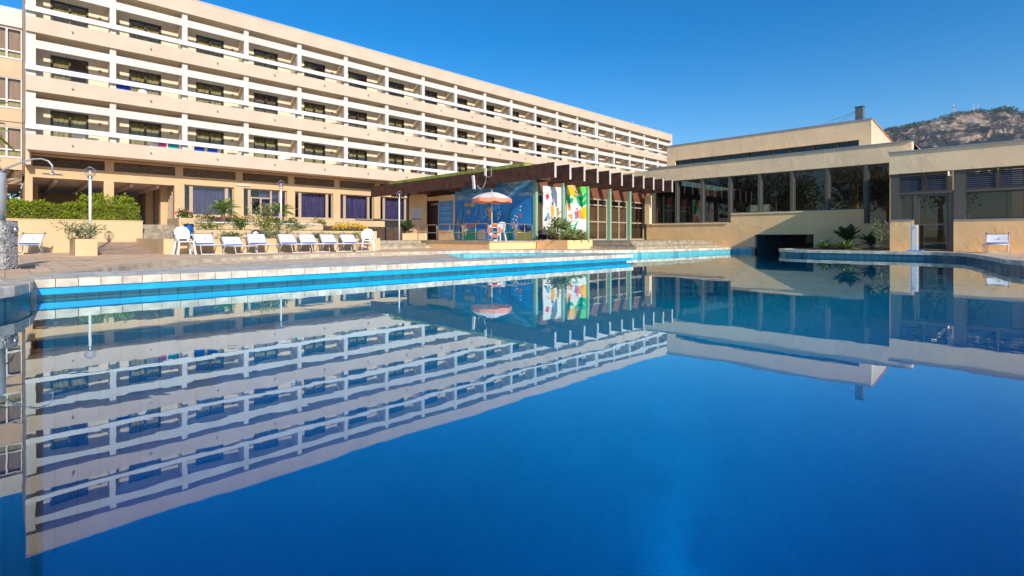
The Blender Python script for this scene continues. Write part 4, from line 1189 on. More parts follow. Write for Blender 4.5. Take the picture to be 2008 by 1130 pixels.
# shower at the left edge
sh = thing('shower', (-.10,13.2,DECK), 'pebble faced shower pillar with a fat steel pipe and curved spray arm', 'shower')
pil = MB().box(-.20,.20,-.19,.19,0,.89).build('pillar', 'mortar', sh, local=True)
pil.rotation_euler = (0,0,rad(-28))
pb = MB(); rr = random.Random(4)
for face in range(2):
    for i in range(330):
        u, z = rr.uniform(-.17,.17) if face == 0 else rr.uniform(-.18,.18), rr.uniform(.02,.87); s = rr.uniform(.018,.034)
        c = Vector((.20,u,z)) if face == 0 else Vector((u,-.19,z))
        ax = Vector((1,0,0)) if face == 0 else Vector((0,-1,0)); tx = Vector((0,1,0)) if face == 0 else Vector((1,0,0))
        a = rr.uniform(0,6); e = tx*math.cos(a)+Vector((0,0,1))*math.sin(a); f2 = ax.cross(e)
        top = c+ax*s*.55; ring = [c+(e*math.cos(q)*s*1.25+f2*math.sin(q)*s*.8) for q in [2*math.pi*j/6 for j in range(6)]]
        mid = [c+ax*s*.38+(e*math.cos(q)*s*.95+f2*math.sin(q)*s*.6) for q in [2*math.pi*j/6 for j in range(6)]]
        pb.add(ring+mid+[top], [(j,(j+1)%6,(j+1)%6+6,j+6) for j in range(6)]+[(j+6,(j+1)%6+6,12) for j in range(6)])
o = pb.build('pebble', 'pebble', pil, local=True); tag(o, kind='stuff')
MB().lathe([(0,0),(.14,0),(.14,.86),(.135,.875),(0,.875)], 24, (-.13,13.26,DECK+.892)).build('pipe', 'pipe', sh, True)
MB().tube([(-.11,13.24,2.02),(.02,13.20,2.12),(.22,13.12,2.24),(.38,13.05,2.31),(.49,13.0,2.32),(.58,12.96,2.28),(.63,12.94,2.20),(.635,12.94,2.06)], .017, 8).build('spray_arm', 'galv', sh, True)
MB().lathe([(.02,.04),(.03,.02),(.15,.012),(.155,0),(0,-.006)], 20, (.635,12.94,2.03)).build('shower_head', 'steel', sh, True)
tp = MB(); tp.tube([(.04,13.10,1.0),(.12,13.03,1.0)], .03, 8); tp.lathe([(0,-.05),(.045,-.04),(.05,.03),(0,.05)], 10, (.13,13.02,1.0)); tp.build('tap', 'steel', sh, True)
MB().box(.20,.40,13.10,13.28,DECK+.012,DECK+.062).build('drain_box', 'black_pl', sh)

ss = thing('pool_shower_post', (26.6,3.42,DECK), 'white and blue freestanding pool shower post beside the glazed door', 'shower post')
MB().box(26.5,26.72,3.36,3.54,DECK+.05,1.36).build('post', 'white', ss)
MB().box(26.485,26.60,3.542,3.565,DECK+.05,1.36).build('blue_stripe', 'blueband', ss)
MB().box(26.3,26.9,3.2,3.68,DECK+.001,DECK+.05).build('base', plain('sky blue plastic', (.05,.30,.75), .4), ss)
MB().tube([(26.5,3.45,1.25),(26.38,3.45,1.25)], .03, 8).build('tap', 'steel', ss)

bn = thing('litter_bin', (5.25,22.9,.77), 'round blue litter bin with a black lid behind the first lounger', 'bin')
MB().lathe([(0,0),(.13,0),(.165,.48),(.165,.50),(0,.50)], 18, (5.05,22.9,.80)).build('barrel', 'blue_pl', bn, True)
MB().lathe([(.0,.07),(.15,.06),(.175,.04),(.175,0),(0,0)], 18, (5.05,22.9,1.303)).build('lid', 'black_pl', bn, True)
MB().tube([(5.05,22.9,.7),(5.05,22.9,.80)], .05, 8).build('foot', 'black_pl', bn)
wh = thing('cart_wheel', (7.0,21.6,.77), 'small black rimmed white wheel showing above the third lounger', 'wheel')
b = MB(); torus(b, Vector((7.02,21.5,.96)), .16, .024, 0, 2*math.pi, 28, 6, Vector((1,0,0)), Vector((0,-1,0))); b.build('tyre', 'black_pl', wh, True)
b = MB(); b.lathe([(0,-.02),(.12,-.01),(.12,.01),(0,.02)], 18); o = b.build('rim', 'white', wh, True, True); o.location = (.02,-.1,.19); o.rotation_euler = (rad(90),0,0)

# ------------------------------------------------------------------ planting
def foliage(mb, c, rx, ry, rz, n, ln, w, r, shell=.55, drop=0.0, upb=.3):
    for _ in range(n):
        d = rvec(r); k = shell+(1-shell)*r.random()
        p = Vector((c[0]+d.x*rx*k, c[1]+d.y*ry*k, c[2]+d.z*rz*k))
        dr = (d*.7 + rvec(r)*.8 + Vector((0,0,upb-drop))).normalized()
        s = r.uniform(.65,1.3)
        mb.leaf(p, dr, rvec(r), ln*s, w*s)
def clumps(mb, c, rx, ry, rz, nc, cr, n, ln, w, r):
    for _ in range(nc):
        d = rvec(r); k = r.uniform(.45,1.0)
        cc_ = (c[0]+d.x*rx*k, c[1]+d.y*ry*k, c[2]+d.z*rz*k); q = cr*r.uniform(.6,1.25)
        foliage(mb, cc_, q, q, q*.8, n, ln, w, r)
def shrub(name, x, y, z, rx, ry, rz, n, m, label, ln=.10, w=.045, seed=0, cat='shrub', flower=None, nf=0, wild=.0):
    r = random.Random(seed)
    t = thing(name, (x,y,z), label, cat)
    mb = MB()
    for _ in range(max(5, int(n/60))):
        d = rvec(r); cc_ = (x+d.x*rx*.6, y+d.y*ry*.6, z+rz*(.55+.35*d.z))
        foliage(mb, cc_, rx*.45, ry*.45, rz*.42, 60, ln, w, r)
    if wild:
        for _ in range(int(wild)):
            a = r.uniform(0,6.28); l = r.uniform(.6,1.25)
            p0 = Vector((x,y,z+.1)); p1 = Vector((x+math.cos(a)*rx*l*1.3, y+math.sin(a)*ry*l*1.1, z+rz*r.uniform(.6,1.25)))
            for i in range(9):
                q = p0.lerp(p1, .35+.65*i/8); mb.leaf(q, (p1-p0).normalized()+rvec(r)*.9, rvec(r), ln*1.2, w)
    mb.build('foliage', m, t)
    s = MB()
    for _ in range(7):
        a = r.uniform(0,6.28); s.tube([(x,y,z-.05),(x+math.cos(a)*rx*.35,y+math.sin(a)*ry*.35,z+rz*.5),(x+math.cos(a)*rx*.7,y+math.sin(a)*ry*.7,z+rz*.9)], .014, 5, .004)
    s.build('stem', 'twig', t)
    if flower:
        fb = MB()
        for _ in range(nf):
            d = rvec(r); p = Vector((x+d.x*rx*.95, y+d.y*ry*.95, z+rz*(.55+.5*abs(d.z))))
            for k in range(3): fb.leaf(p, rvec(r)+Vector((0,-.3,.5)), rvec(r), .055, .05)
        fb.build('blossom', flower, t)
    return t
# hedge on the long wall
hd = thing('hedge', (-5,26.8,1.4), 'long clipped bright green hedge on top of the yellow wall', 'hedge')
mb = MB(); r = random.Random(21)
for i in range(15500):
    x = r.uniform(-9.0,4.0) if i > 9000 else r.uniform(-.8,4.0)
    if r.random() < .55: p = Vector((x, 26.28+r.uniform(-.12,.14), r.uniform(1.42,2.12)))
    else: p = Vector((x, r.uniform(26.2,27.4), 2.10+.05*math.sin(x*3.1)+.05*math.sin(x*7.7)+r.uniform(-.1,.08)))
    mb.leaf(p, Vector((0,-.6,.5))+rvec(r)*.9, rvec(r), r.uniform(.06,.12), r.uniform(.03,.05))
mb.build('foliage', 'hedge', hd)
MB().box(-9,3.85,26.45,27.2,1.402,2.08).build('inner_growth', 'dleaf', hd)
mb = MB()
for i in range(160):
    x = r.uniform(-.5,3.9); z = r.uniform(1.45,1.95); mb.tube([(x,26.3,z-.15),(x+r.uniform(-.2,.2),26.16+r.uniform(0,.08),z+.1)], .006, 4)
mb.build('twig', 'twig', hd)
shrub('shrub', 2.65, 27.0, 2.0, .55, .5, .52, 420, 'hedge', 'loose leafy shrub poking above the hedge near the first column', .13, .06, 1, wild=14)
shrub('shrub', 3.5, 27.3, 1.95, .55, .5, .56, 420, 'hedge', 'bright rounded shrub above the right end of the hedge', .12, .06, 2, wild=12)
shrub('shrub', 1.75, 21.7, .78, .42, .45, .42, 360, 'gleaf', 'straggly grey green shrub spilling from the lamp planter', .11, .035, 3, wild=34)
shrub('shrub', 5.75, 27.0, 1.68, .42, .4, .36, 380, 'mleaf', 'geranium with pink flowers in the square planter box', .08, .06, 4, 'flowering plant', 'pflower', 55)
bed = [(6.9,27.7,1.45,.55,.35,.40,'mleaf'),(8.3,27.7,1.45,.7,.35,.50,'hedge'),(9.8,27.8,1.45,.55,.3,.36,'mleaf'),(10.9,27.8,1.45,.5,.3,.33,'mleaf'),(12.3,27.8,1.45,.6,.3,.36,'yleaf')]
names = ['dark leafy shrub at the foot of the left palm', 'tall bushy shrub between the two small palms', 'low shrub at the foot of the right palm', 'low shrub right of the right palm below the third window', 'yellow green shrub below the fourth window']
for i, (x,y,z,rx,ry,rz,m) in enumerate(bed):
    shrub('shrub', x,y,z,rx,ry,rz,300,m,names[i],.10,.05,30+i, 'shrub', 'pflower' if i < 2 else None, 26)
bed2 = [(6.1,24.4,1.10,.6,.4,.34,'yleaf','ragged yellow leaved shrub right of the blue bin'),(7.35,24.4,1.10,.35,.3,.55,'mleaf','thin upright shrub in the middle planter behind the second lounger'),
        (8.5,24.3,1.10,.8,.35,.50,'yleaf','wide straggling shrub in the middle planter behind the third lounger'),(9.75,24.4,1.10,.55,.3,.40,'gleaf','grey green shrub beside the middle lamp post')]
for i, (x,y,z,rx,ry,rz,m,lab) in enumerate(bed2):
    shrub('shrub', x,y,z,rx,ry,rz,200,m,lab,.10,.035,50+i, wild=26)
bed3 = [(6.25,22.0,.76,.35,.3,.24,'mleaf','small green plant above the second lounger'),(7.6,22.0,.76,.3,.3,.26,'gleaf','small tuft behind the third lounger'),
        (8.2,22.1,.76,.5,.3,.36,'yleaf','weedy plant between the third and fourth loungers'),(10.0,22.0,.76,.5,.3,.22,'mleaf','low plant behind the sixth lounger'),(11.2,22.0,.76,.5,.3,.26,'gleaf','low plant behind the right hand white chair')]
for i, (x,y,z,rx,ry,rz,m,lab) in enumerate(bed3):
    shrub('shrub', x,y,z,rx,ry,rz,170,m,lab,.11,.03,70+i, wild=14)
sap = shrub('sapling', 7.7, 22.6, .76, .45, .3, 1.25, 130, 'yleaf', 'spindly bare stemmed sapling in front of the planter walls', .11, .05, 91, wild=16)
shrub('shrub', 12.3, 24.0, .95, .95, .5, .55, 520, 'yleaf', 'wide bush of yellow flowers at the right end of the planter walls', .09, .04, 92, 'flowering plant', 'yflower', 300)
gc = MB(); r = random.Random(77)
for i in range(2600):
    if i % 3 == 0: p = Vector((r.uniform(4.05,11.9), r.uniform(21.0,21.5), .76))
    elif i % 3 == 1: p = Vector((r.uniform(5.4,13.2), r.uniform(23.55,24.2), 1.1))
    else: p = Vector((r.uniform(6.3,16.8), r.uniform(29.2,29.9), 1.78))
    gc.leaf(p, Vector((0,-.2,1))+rvec(r)*.7, rvec(r), r.uniform(.06,.16), .03)
tag(gc.build('ground_cover', 'mleaf'), 'short weedy grass and seedlings growing in the planter beds', kind='stuff')
gl_ = MB()
for i in range(420):
    gl_.leaf(Vector((r.uniform(3.9,5.3), r.uniform(25.5,25.95), .66)), Vector((0,-.2,1))+rvec(r)*.6, rvec(r), .12, .03)
tag(gl_.build('weeds', 'mleaf'), 'green weeds at the bottom of the stone steps', kind='stuff')

# small palms
def frond_mesh(name, L_, arch, m, nleaf=26, lw=.035, ll_=.30):
    b = MB(); pts = []
    for i in range(9):
        t = i/8; pts.append(Vector((L_*(t*.95), 0, arch*(t*1.2-1.45*t*t)*L_)))
    b.tube(pts, .014, 5, .004)
    for i in range(nleaf):
        t = .14+.86*i/(nleaf-1); k = min(7, int(t*8)); f = t*8-k
        p = pts[k].lerp(pts[k+1], f); dd = (pts[k+1]-pts[k]).normalized()
        for s in (-1, 1):
            l = ll_*math.sin(math.pi*(.12+.83*t))**.7
            d = dd*.75+Vector((0,s,0))*.9+Vector((0,0,-.12-.25*t))
            b.leaf(p, d, Vector((0,0,1)), l, lw)
    me = bpy.data.meshes.new(name); me.from_pydata([tuple(v) for v in b.v], [], b.f); me.materials.append(M[m]); me.update()
    return me
fr_a = frond_mesh('frond', .90, .62, 'palmleaf', 34, .026, .24)
fr_b = frond_mesh('frond', 2.6, .45, 'palmleaf', 44, .05, .55)
def palm(x, y, z, h, tr, me, nf, label, seed, sc=1.0, tilt=(.25,1.55)):
    r = random.Random(seed)
    t = thing('palm', (x,y,z), label, 'palm tree')
    prof = [(tr*1.25,0)]
    for i in range(10): prof += [(tr*(1.08 if i % 2 else .86), h*(i+.5)/10)]
    prof += [(tr*.8,h),(0,h+.05)]
    MB().lathe(prof, 12, (x,y,z)).build('trunk', 'palmbark', t)
    for i in range(nf):
        o = bpy.data.objects.new('frond', me); COL.objects.link(o); o.parent = t
        o.location = (0,0,h); e = tilt[0]+(tilt[1]-tilt[0])*i/nf+r.uniform(-.1,.1)
        o.rotation_euler = (r.uniform(-.3,.3), -e+.35, i*2.39996+r.uniform(-.2,.2)); s = sc*r.uniform(.8,1.1); o.scale = (s,s,s)
    return t
palm(7.55, 27.7, 1.45, .55, .10, fr_a, 30, 'small bushy palm in the planter bed before the left violet curtain', 1)
palm(10.35, 27.7, 1.45, .60, .09, fr_a, 24, 'small palm with a visible stem before the glazed door', 2, .86)
palm(-2.0, 37.0, 1.4, 5.0, .22, fr_b, 34, 'tall palm at the left edge whose frond tips hang into view', 3, 1.0, (-.2,1.2))

# agaves with separate leaves
def leaf_me(L_, w, m, bend=.25):
    b = MB(); n = 5
    for i in range(n+1):
        t = i/n; ww = w*math.sin(math.pi*(.18+.82*t))**.8 if t < 1 else .002
        z = L_*bend*(t*1.1-.9*t*t); x = L_*t
        b.v += [(x,-ww/2,z+ww*.18),(x,0,z),(x,ww/2,z+ww*.18)]
    for i in range(n):
        a = 3*i; b.f += [(a,a+1,a+4,a+3),(a+1,a+2,a+5,a+4)]
    me = bpy.data.meshes.new('leaf'); me.from_pydata(b.v, [], b.f); me.materials.append(M[m]); me.update(); return me
def varieg(name, mid, edge, w0):
    m, nt, N, L, P = nmat(name)
    tc = N.new('ShaderNodeTexCoord'); sx = N.new('ShaderNodeSeparateXYZ'); L.new(tc.outputs['Object'], sx.inputs[0])
    a = mathn(N, L, 'ABSOLUTE', sx.outputs[1]); k = ramp(N, L, a, w0*.62, w0*.8)
    oi = N.new('ShaderNodeObjectInfo')
    c = mixc(N, L, k, mid, edge)
    hs = N.new('ShaderNodeHueSaturation'); L.new(c, hs.inputs['Color']); L.new(ramp(N, L, oi.outputs['Random'], 0, 1, .7, 1.15), hs.inputs['Value'])
    L.new(hs.outputs[0], P.inputs['Base Color']); P.inputs['Roughness'].default_value = .45
    return m
M['agave'] = varieg('agave leaf', (.26,.33,.12), (.50,.50,.20), .07)
M['agave_v'] = varieg('striped agave leaf', (.06,.16,.03), (.58,.55,.12), .05)
ag_me = leaf_me(.52, .14, 'agave'); ag_v = leaf_me(.46, .10, 'agave_v')
def agave(x, y, z, me, n, sc, label, seed, stem=0.0, group=None):
    r = random.Random(seed)
    t = thing('agave', (x,y,z), label, 'agave', group)
    MB().tube([(x,y,z-.05),(x,y,z+stem+.05)], .045, 7).build('stem', 'palmbark', t)
    for i in range(n):
        o = bpy.data.objects.new('leaf', me); COL.objects.link(o); o.parent = t
        f = i/n; o.location = (0,0,stem+.05*f)
        o.rotation_euler = (r.uniform(-.15,.15), -(-.15+1.1*f)+r.uniform(-.12,.12), i*2.39996+r.uniform(-.15,.15)); s = sc*(1-.25*f)*r.uniform(.85,1.1); o.scale = (s,s,s)
for i, (x,y,z,n,sc,st,lab) in enumerate([(19.95,16.5,.62,24,1.0,.12,'large agave at the left front of the cream planter before the white panel'),
        (20.35,17.3,.62,24,1.0,.72,'tallest agave on a bare stem between the two painted panels'),
        (21.05,16.45,.62,24,1.0,.12,'agave at the right corner of the cream planter with its leaves over the edge'),
        (21.05,17.4,.62,22,.95,.62,'upright agave rising before the leaf painted panel'),
        (20.5,16.35,.62,22,.8,.08,'low agave in the middle of the cream planter front'),
        (19.85,17.3,.62,22,.8,.35,'agave at the back left of the cream planter by the corner post'),
        (21.3,16.95,.62,22,.75,.30,'agave at the right edge of the cream planter beside the entrance steps')]):
    agave(x, y, z, ag_me, n, sc*1.7, lab, 10+i, st)
tag(MB().prism([(30.2,8.2),(28.0,8.3),(26.3,7.9),(26.05,6.5),(26.05,4.45),(30.6,4.45),(30.68,8.2)], DECK-.02, DECK+.03).build('planting_bed', 'soil'), kind='structure')
agave(27.5, 6.9, DECK, ag_v, 28, 1.55, 'yellow striped agave at the left of the clubhouse planting bed', 31)
agave(27.1, 6.0, DECK, ag_v, 30, 1.75, 'larger yellow striped agave in the middle of the clubhouse planting bed', 32)
fr_c = frond_mesh('frond', .85, .35, 'olive', 22, .05, .22)
def cycad(x, y, z, h, nf, sc, label, seed):
    r = random.Random(seed)
    t = thing('cycad', (x,y,z), label, 'cycad')
    MB().lathe([(.13,0),(.15,h*.5),(.10,h),(0,h+.03)], 10, (x,y,z)).build('trunk', 'palmbark', t)
    for i in range(nf):
        o = bpy.data.objects.new('frond', fr_c); COL.objects.link(o); o.parent = t; o.location = (0,0,h)
        o.rotation_euler = (0, -r.uniform(.35,1.45), i*2.39996); s = sc*r.uniform(.8,1.1); o.scale = (s,s,s)
cycad(28.5, 6.25, DECK, .35, 34, 1.0, 'dark cycad behind the striped agaves by the clubhouse wall', 1)
cycad(28.2, 5.25, DECK, .15, 24, .8, 'small dark cycad right of the striped agaves', 2)
cycad(18.6, 28.6, 1.05, .15, 24, 1.0, 'dark cycad in the shaded planter under the pavilion eaves', 3)
shrub('shrub', 27.5, 4.75, DECK, .45, .30, 1.05, 330, 'gleaf', 'silvery twiggy shrub beside the front wall block', .16, .03, 95, wild=40)
shrub('shrub', 15.2, 28.5, 1.05, .7, .3, .25, 200, 'olive', 'low shaded ground shrub at the left of the planter under the eaves', .10, .04, 96)
shrub('shrub', 16.8, 28.5, 1.05, .8, .3, .3, 240, 'olive', 'low shaded shrub in the middle of the planter under the eaves', .10, .04, 97)

# trees beyond the passages, behind the clubhouse and round the grounds
def tree(x, y, z, h, cr, m, label, seed, n=26, leaf=.30, per=70, group=None):
    r = random.Random(seed)
    t = thing('tree', (x,y,z), label, 'tree', group)
    b = MB(); th = h*.45
    b.tube([(x,y,z-.2),(x+.1,y,z+th*.5),(x,y+.1,z+th)], h*.03, 9, h*.018)
    for k in range(6):
        a = k*1.05+r.uniform(-.3,.3); e = Vector((math.cos(a)*cr*.7, math.sin(a)*cr*.7, h*.35))
        p = Vector((x,y+.05,z+th*.85)); b.tube([p, p+e*.5+Vector((0,0,.2)), p+e], h*.012, 6, h*.003)
    b.build('trunk', 'bark', t)
    c = MB(); clumps(c, (x,y,z+h*.66), cr*.8, cr*.8, h*.30, n, cr*.38, per, leaf, leaf*.5, r)
    c.build('crown', m, t)
for i, (x,y,h,cr,m,lab) in enumerate([(-3.0,64,5.2,2.6,'dleaf','dark tree seen through the passage of the left wing'),(2.6,62,5.0,2.6,'dleaf','dark tree seen through the first open passage'),
        (5.0,66,5.0,2.4,'mleaf','green tree seen through the second open passage'),(7.6,60,3.6,2.0,'mleaf','low green tree glimpsed at the back of the second passage'),(.0,70,5.5,2.6,'dleaf','dark tree behind the first column of the passage')]):
    tree(x,y,.2,h,cr,m,lab,100+i,26,.32,60)
for i, (x,y,h,cr) in enumerate([(-9,22,9,3.8),(-14,30,11,4.4),(-20,17,12,4.8),(-19,40,11,4.4),(-24,28,12,5),(-12,12,9,3.8),(-26,8,12,5),(-30,20,12,5),(-30,36,12,5)]):
    tree(x,y,.2,h,cr,'dleaf' if i % 2 else 'mleaf', 'broad garden tree standing left of the pool, mirrored in the clubhouse glass', 120+i, 30, .38, 70, 'garden trees left of the pool')
for i, (x,y,h,cr) in enumerate([(52,2,6,3),(51,9,6.5,3.2),(53,15,6,3),(50,-6,6,3)]):
    tree(x,y,.2,h,cr,'yleaf', 'leafy tree glimpsed through the rooms of the clubhouse', 140+i, 24, .4, 60, 'trees behind the clubhouse')

# cable from the wing to the balcony rail
cb = tag(MB().tube([(.75,35.78,6.60),(-1.2,36.0,6.62),(-5,36.5,6.9)], .022, 5).build('cable', 'black_pl'), 'thin dark cable running from the balcony rail to the left edge', 'cable')

# ------------------------------------------------------------------ things left out on the balconies
def bal(k, f, u, d=.7): return (colx(k)+u*BAY, 35.96+d, FL[f]+.222)
ordn = ['first','second','third','fourth','fifth','sixth','seventh','eighth','ninth','tenth','eleventh','twelfth','thirteenth']
row = ['lowest','middle','top']
def make_table():
    t = thing('balcony_table', (0,0,0), 'x', 'table', 'small tables on the balconies')
    MB().lathe([(0,.70),(.30,.70),(.31,.72),(.30,.735),(0,.735)], 16).build('table_top', 'plastic', t)
    MB().tube([(0,0,.02),(0,0,.70)], .03, 8).build('stem', 'plastic', t)
    MB().lathe([(0,0),(.22,0),(.20,.03),(0,.05)], 12).build('foot', 'plastic', t)
    return t
tb0 = make_table()
for i, (k,f,u) in enumerate([(0,0,.75),(2,0,.80),(3,0,.86),(4,0,.86),(5,0,.12),(1,1,.22),(2,1,.84),(4,1,.82),(7,0,.30),(6,2,.4)]):
    place(tb0 if i == 0 else copy_tree(tb0), bal(k,f,u,.5), 0, 'small white round table on the %s balcony from the left in the %s row' % (ordn[k], row[f]))
first = True
for i, (k,f,u,a) in enumerate([(0,0,.62,160),(0,1,.14,20),(1,0,.12,30),(1,0,.55,200),(2,0,.92,-60),(3,0,.10,30),(3,0,.72,-30),(4,0,.06,30),(1,1,.42,180),(3,1,.9,-40),(2,2,.78,-40),(3,2,.12,40),(5,2,.2,40),(6,1,.7,-20),(6,0,.6,10)]):
    c = copy_tree(ch0); c['group'] = 'white plastic chairs on the balconies'
    place(c, bal(k,f,u,.45+.25*(i % 3)), rad(a), 'white plastic chair at the %s of the %s balcony in the %s row' % ('left' if u < .35 else ('right' if u > .65 else 'middle'), ordn[k], row[f]))
def towel(k, f, u, w, col, lab):
    x, y, z = bal(k,f,u,.10)
    t = thing('towel', (x,y,z), lab, 'towel', 'towels drying on the balconies')
    mb = MB(); n = 10
    for side in (0, 1):
        o = len(mb.v)
        for i in range(n+1):
            xx = x-w/2+w*i/n; q = .018*math.sin(i*1.7+k)
            for zz in (.90,.70,.52):
                mb.v.append((xx, y+(.02 if side else -.02)+q+(.01 if zz < .8 else 0), z+zz))
        for i in range(n):
            for j in range(2): mb.f.append((o+3*i+j, o+3*i+3+j, o+3*i+4+j, o+3*i+1+j))
    mb.build('cloth', plain('towel cloth '+lab, col, .9, .15, 18), t)
    MB().tube([(x-w/2-.1,y,z+.90),(x+w/2+.1,y,z+.90)], .012, 6).build('drying_bar', 'plastic', t)
    MB().tube([(x-w/2-.08,y,z),(x-w/2-.08,y,z+.9)], .012, 6).build('drying_leg', 'plastic', t)
    MB().tube([(x+w/2+.08,y,z),(x+w/2+.08,y,z+.9)], .012, 6).build('drying_leg', 'plastic', t)
towel(1,1,.12,.75,(.02,.06,.55),'blue towel hung at the left of the second balcony in the middle row')
towel(2,0,.23,.55,(.01,.10,.62),'blue towel hung left of the window on the third balcony, lowest row')
towel(2,0,.44,.55,(.01,.10,.60),'blue towel hung under the window on the third balcony, lowest row')
towel(1,0,.84,.55,(.02,.42,.50),'turquoise towel hung at the right of the second balcony, lowest row')
towel(1,0,.68,.35,(.62,.10,.28),'pink towel beside the turquoise one on the second balcony, lowest row')
towel(9,1,.3,.7,(.65,.45,.05),'yellow towel on the tenth balcony in the middle row')
towel(8,2,.4,.7,(.10,.10,.16),'dark towel on the ninth balcony in the top row')
towel(6,0,.75,.6,(.35,.14,.08),'brown towel on the seventh balcony in the lowest row')

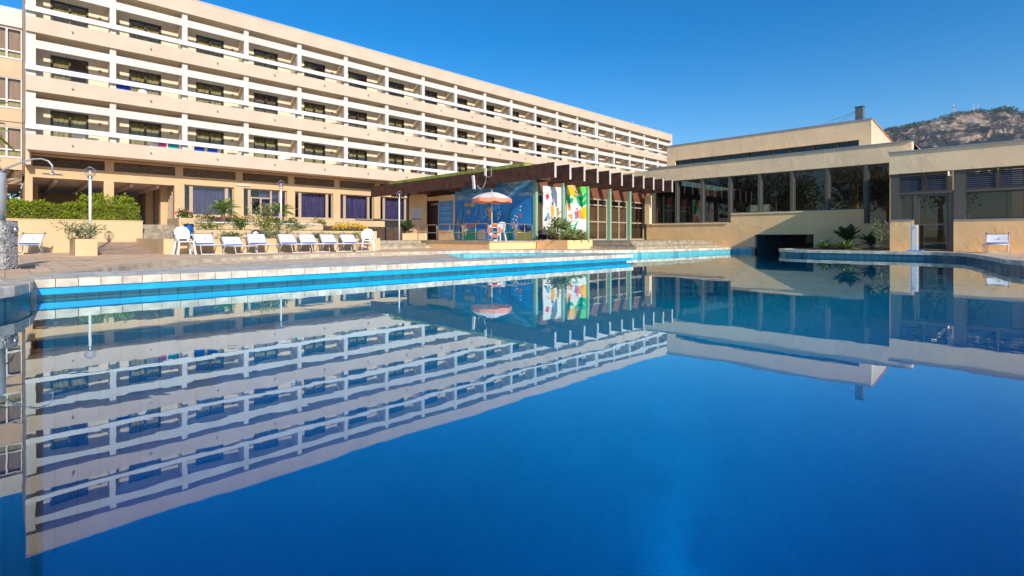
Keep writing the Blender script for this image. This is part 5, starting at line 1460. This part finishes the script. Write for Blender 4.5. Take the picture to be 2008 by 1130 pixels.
# ------------------------------------------------------------------ hill
def hill():
    rid = [(-.2,2),(.3,10),(.5,60),(.63,107.8),(.679,118),(.73,125.6),(.761,128),(.816,135.1),(.858,143.1),(.91,147),(.931,145.2),(.949,148.8),(.969,145.8),(.994,144.6),(1.105,146.4),(1.283,137.5),(1.481,104.8),(1.9,60),(2.4,20)]
    F = Vector((.7015,.7126,0)); Rr = Vector((.7126,-.7015,0))
    def hz(r):
        for (a, h0), (b, h1) in zip(rid, rid[1:]):
            if a <= r <= b: return h0+(h1-h0)*(r-a)/(b-a)
        return 0
    nu, nv = 520, 120
    mb = MB()
    for i in range(nu+1):
        r = .50+1.0*i/nu; H = hz(r)
        for j in range(nv+1):
            t = j/nv
            if t < .22:
                d = 780-180*t/.22; z = H*(.82+.18*t/.22)
            else:
                s = ((t-.22)/.78)**1.5; d = 600-230*s**1.1; z = H*(1-s)**(1.0) if s > .22 else H*(1-s*(.9+.6*max(0,min(1,(r-.80)*8))*(1-s/.22)))
            p = Vector((F.x*600+Rr.x*r*600, F.y*600+Rr.y*r*600, 0))+F*(d-600)
            q = Vector((p.x*.016, p.y*.016, z*.03))
            n1 = noise.fractal(q, .9, 2.1, 6); n2 = noise.ridged_multi_fractal(Vector((p.x*.045,p.y*.045,z*.02)), .9, 2.2, 4, 1.0, 2.0)
            edge = min(1, abs(t-.22)*9)
            amp = 9*edge
            n3 = noise.ridged_multi_fractal(Vector((p.x*.15,p.y*.15,z*.06)), .9, 2.2, 3, 1.0, 2.0)
            dn = n1*amp+(n2-1)*6.5*edge+(n3-1)*2.2*edge
            mb.v.append(tuple(p - F*dn + Vector((0,0,noise.noise(q*3.3)*1.6*edge + noise.noise(Vector((r*60,0,0)))*1.2*(1-edge)))) if False else (p.x-F.x*dn, p.y-F.y*dn, z+noise.noise(q*3.3)*1.6*edge+noise.noise(Vector((r*55,0,3)))*1.3*(1-edge)))
    mb.f = [(i*(nv+1)+j, (i+1)*(nv+1)+j, (i+1)*(nv+1)+j+1, i*(nv+1)+j+1) for i in range(nu) for j in range(nv)]
    m, nt, N, L, P = nmat('rocky hillside')
    v = posn(N, L)
    a = noisen(N, L, v, .045, 8, .6); b = noisen(N, L, v, .012, 4, .5); c3 = noisen(N, L, posn(N, L, 1, 1, 2.2), .11, 6, .65)
    rock = mixc(N, L, ramp(N, L, c3, .35, .65), (.24,.175,.14), (.52,.40,.31))
    veg = mixc(N, L, ramp(N, L, c3, .3, .7), (.018,.026,.032), (.05,.055,.055))
    k = mathn(N, L, 'ADD', mathn(N, L, 'MULTIPLY', a, .9), mathn(N, L, 'MULTIPLY', b, .7))
    geo = N.new('ShaderNodeNewGeometry'); sp_ = N.new('ShaderNodeSeparateXYZ'); L.new(geo.outputs['Normal'], sp_.inputs[0])
    k = mathn(N, L, 'ADD', k, mathn(N, L, 'MULTIPLY', sp_.outputs[2], .22))
    L.new(mixc(N, L, ramp(N, L, k, .80, .95), rock, veg), P.inputs['Base Color'])
    P.inputs['Roughness'].default_value = .95; P.inputs['Specular IOR Level'].default_value = .05
    bumpn(N, L, P, c3, .9, 3.0)
    o = mb.build('hill', m); tag(o, kind='structure')
    # scrub along the crest
    sb = MB(); rr = random.Random(5)
    for _ in range(330):
        r = rr.uniform(.66,1.25)
        if .925 < r < .937 or (.975 < r < .985): continue
        H = hz(r); d = 600-rr.uniform(-6,6); s = rr.uniform(1.2,3.4)*(1.5 if .94 < r < .97 else 1)
        c = Vector((F.x*d+Rr.x*r*600, F.y*d+Rr.y*r*600, H+s*.25))
        for _k in range(46):
            dd = rvec(rr); sb.leaf(c+Vector((dd.x*s*1.3,dd.y*s*1.3,dd.z*s*.75)), rvec(rr), rvec(rr), s*.5, s*.3)
    tag(sb.build('crest_scrub', 'dleaf'), 'dark scrub along the crest of the hill', kind='stuff')
    def at(r, d=600): return Vector((F.x*d+Rr.x*r*600, F.y*d+Rr.y*r*600, hz(r)))
    p = at(.858); t = thing('radio_mast', p, 'pale lattice mast with a round dish, leftmost on the hill crest', 'radio mast', 'masts on the hill crest')
    mb = MB()
    for sx in (-.8,.8):
        for sy in (-.8,.8): mb.bar(p+Vector((sx,sy,-2)), p+Vector((sx*.6,sy*.6,13)), .35, .35)
    for i in range(6): mb.bar(p+Vector((-.8,-.8,2*i)), p+Vector((.7,-.7,2*i+2)), .25, .25); mb.bar(p+Vector((-.8,.8,2*i)), p+Vector((-.7,-.7,2*i+2)), .25, .25)
    mb.build('lattice', 'white', t)
    MB().lathe([(0,0),(1.3,.2),(1.5,.6),(0,.7)], 12).build('dish', 'white', t, local=True).location = (1.6,-2.2,10.5)
    MB().box(p.x-1.4,p.x+1.4,p.y-1.4,p.y+1.4,p.z+8.5,p.z+9.2).build('platform', 'galv', t)
    p = at(.905); t = thing('radio_mast', p, 'thin twin pole mast in the middle of the hill crest', 'radio mast', 'masts on the hill crest')
    MB().tube([p-Vector((0,0,2)), p+Vector((0,0,14))], .5, 6, .25).build('pole', 'galv', t)
    q = p+Rr*-5; MB().tube([q-Vector((0,0,2)), q+Vector((0,0,9))], .45, 6, .25).build('pole', 'white', t)
    MB().box(p.x-1.5,p.x+1.5,p.y-.6,p.y+.6,p.z+6,p.z+8.5).build('aerial_panel', 'white', t)
    p = at(.960)+Vector((0,0,2)); t = thing('radio_mast', p, 'short mast with a wide head above the crest bushes, rightmost on the hill', 'radio mast', 'masts on the hill crest')
    MB().tube([p-Vector((0,0,4)), p+Vector((0,0,13))], .4, 6, .15).build('pole', 'galv', t)
    MB().lathe([(0,0),(2.6,.8),(2.2,2.0),(.8,3.2),(0,3.4)], 10, (p.x,p.y,p.z+2.5)).build('head', 'galv', t)
hill()
print('objects', len(bpy.data.objects))
def haze_box(dens):
    m = bpy.data.materials.new('thin air haze'); m.use_nodes = True
    N, L = m.node_tree.nodes, m.node_tree.links
    N.remove(N['Principled BSDF'])
    v = N.new('ShaderNodeVolumePrincipled')
    v.inputs['Color'].default_value = (.80, .88, 1.0, 1); v.inputs['Density'].default_value = dens
    L.new(v.outputs[0], N['Material Output'].inputs['Volume'])
    tag(MB().box(-1510, 3010, -1510, 3010, -8, 172).build('haze', m), kind='stuff')
haze_box(0.00015)
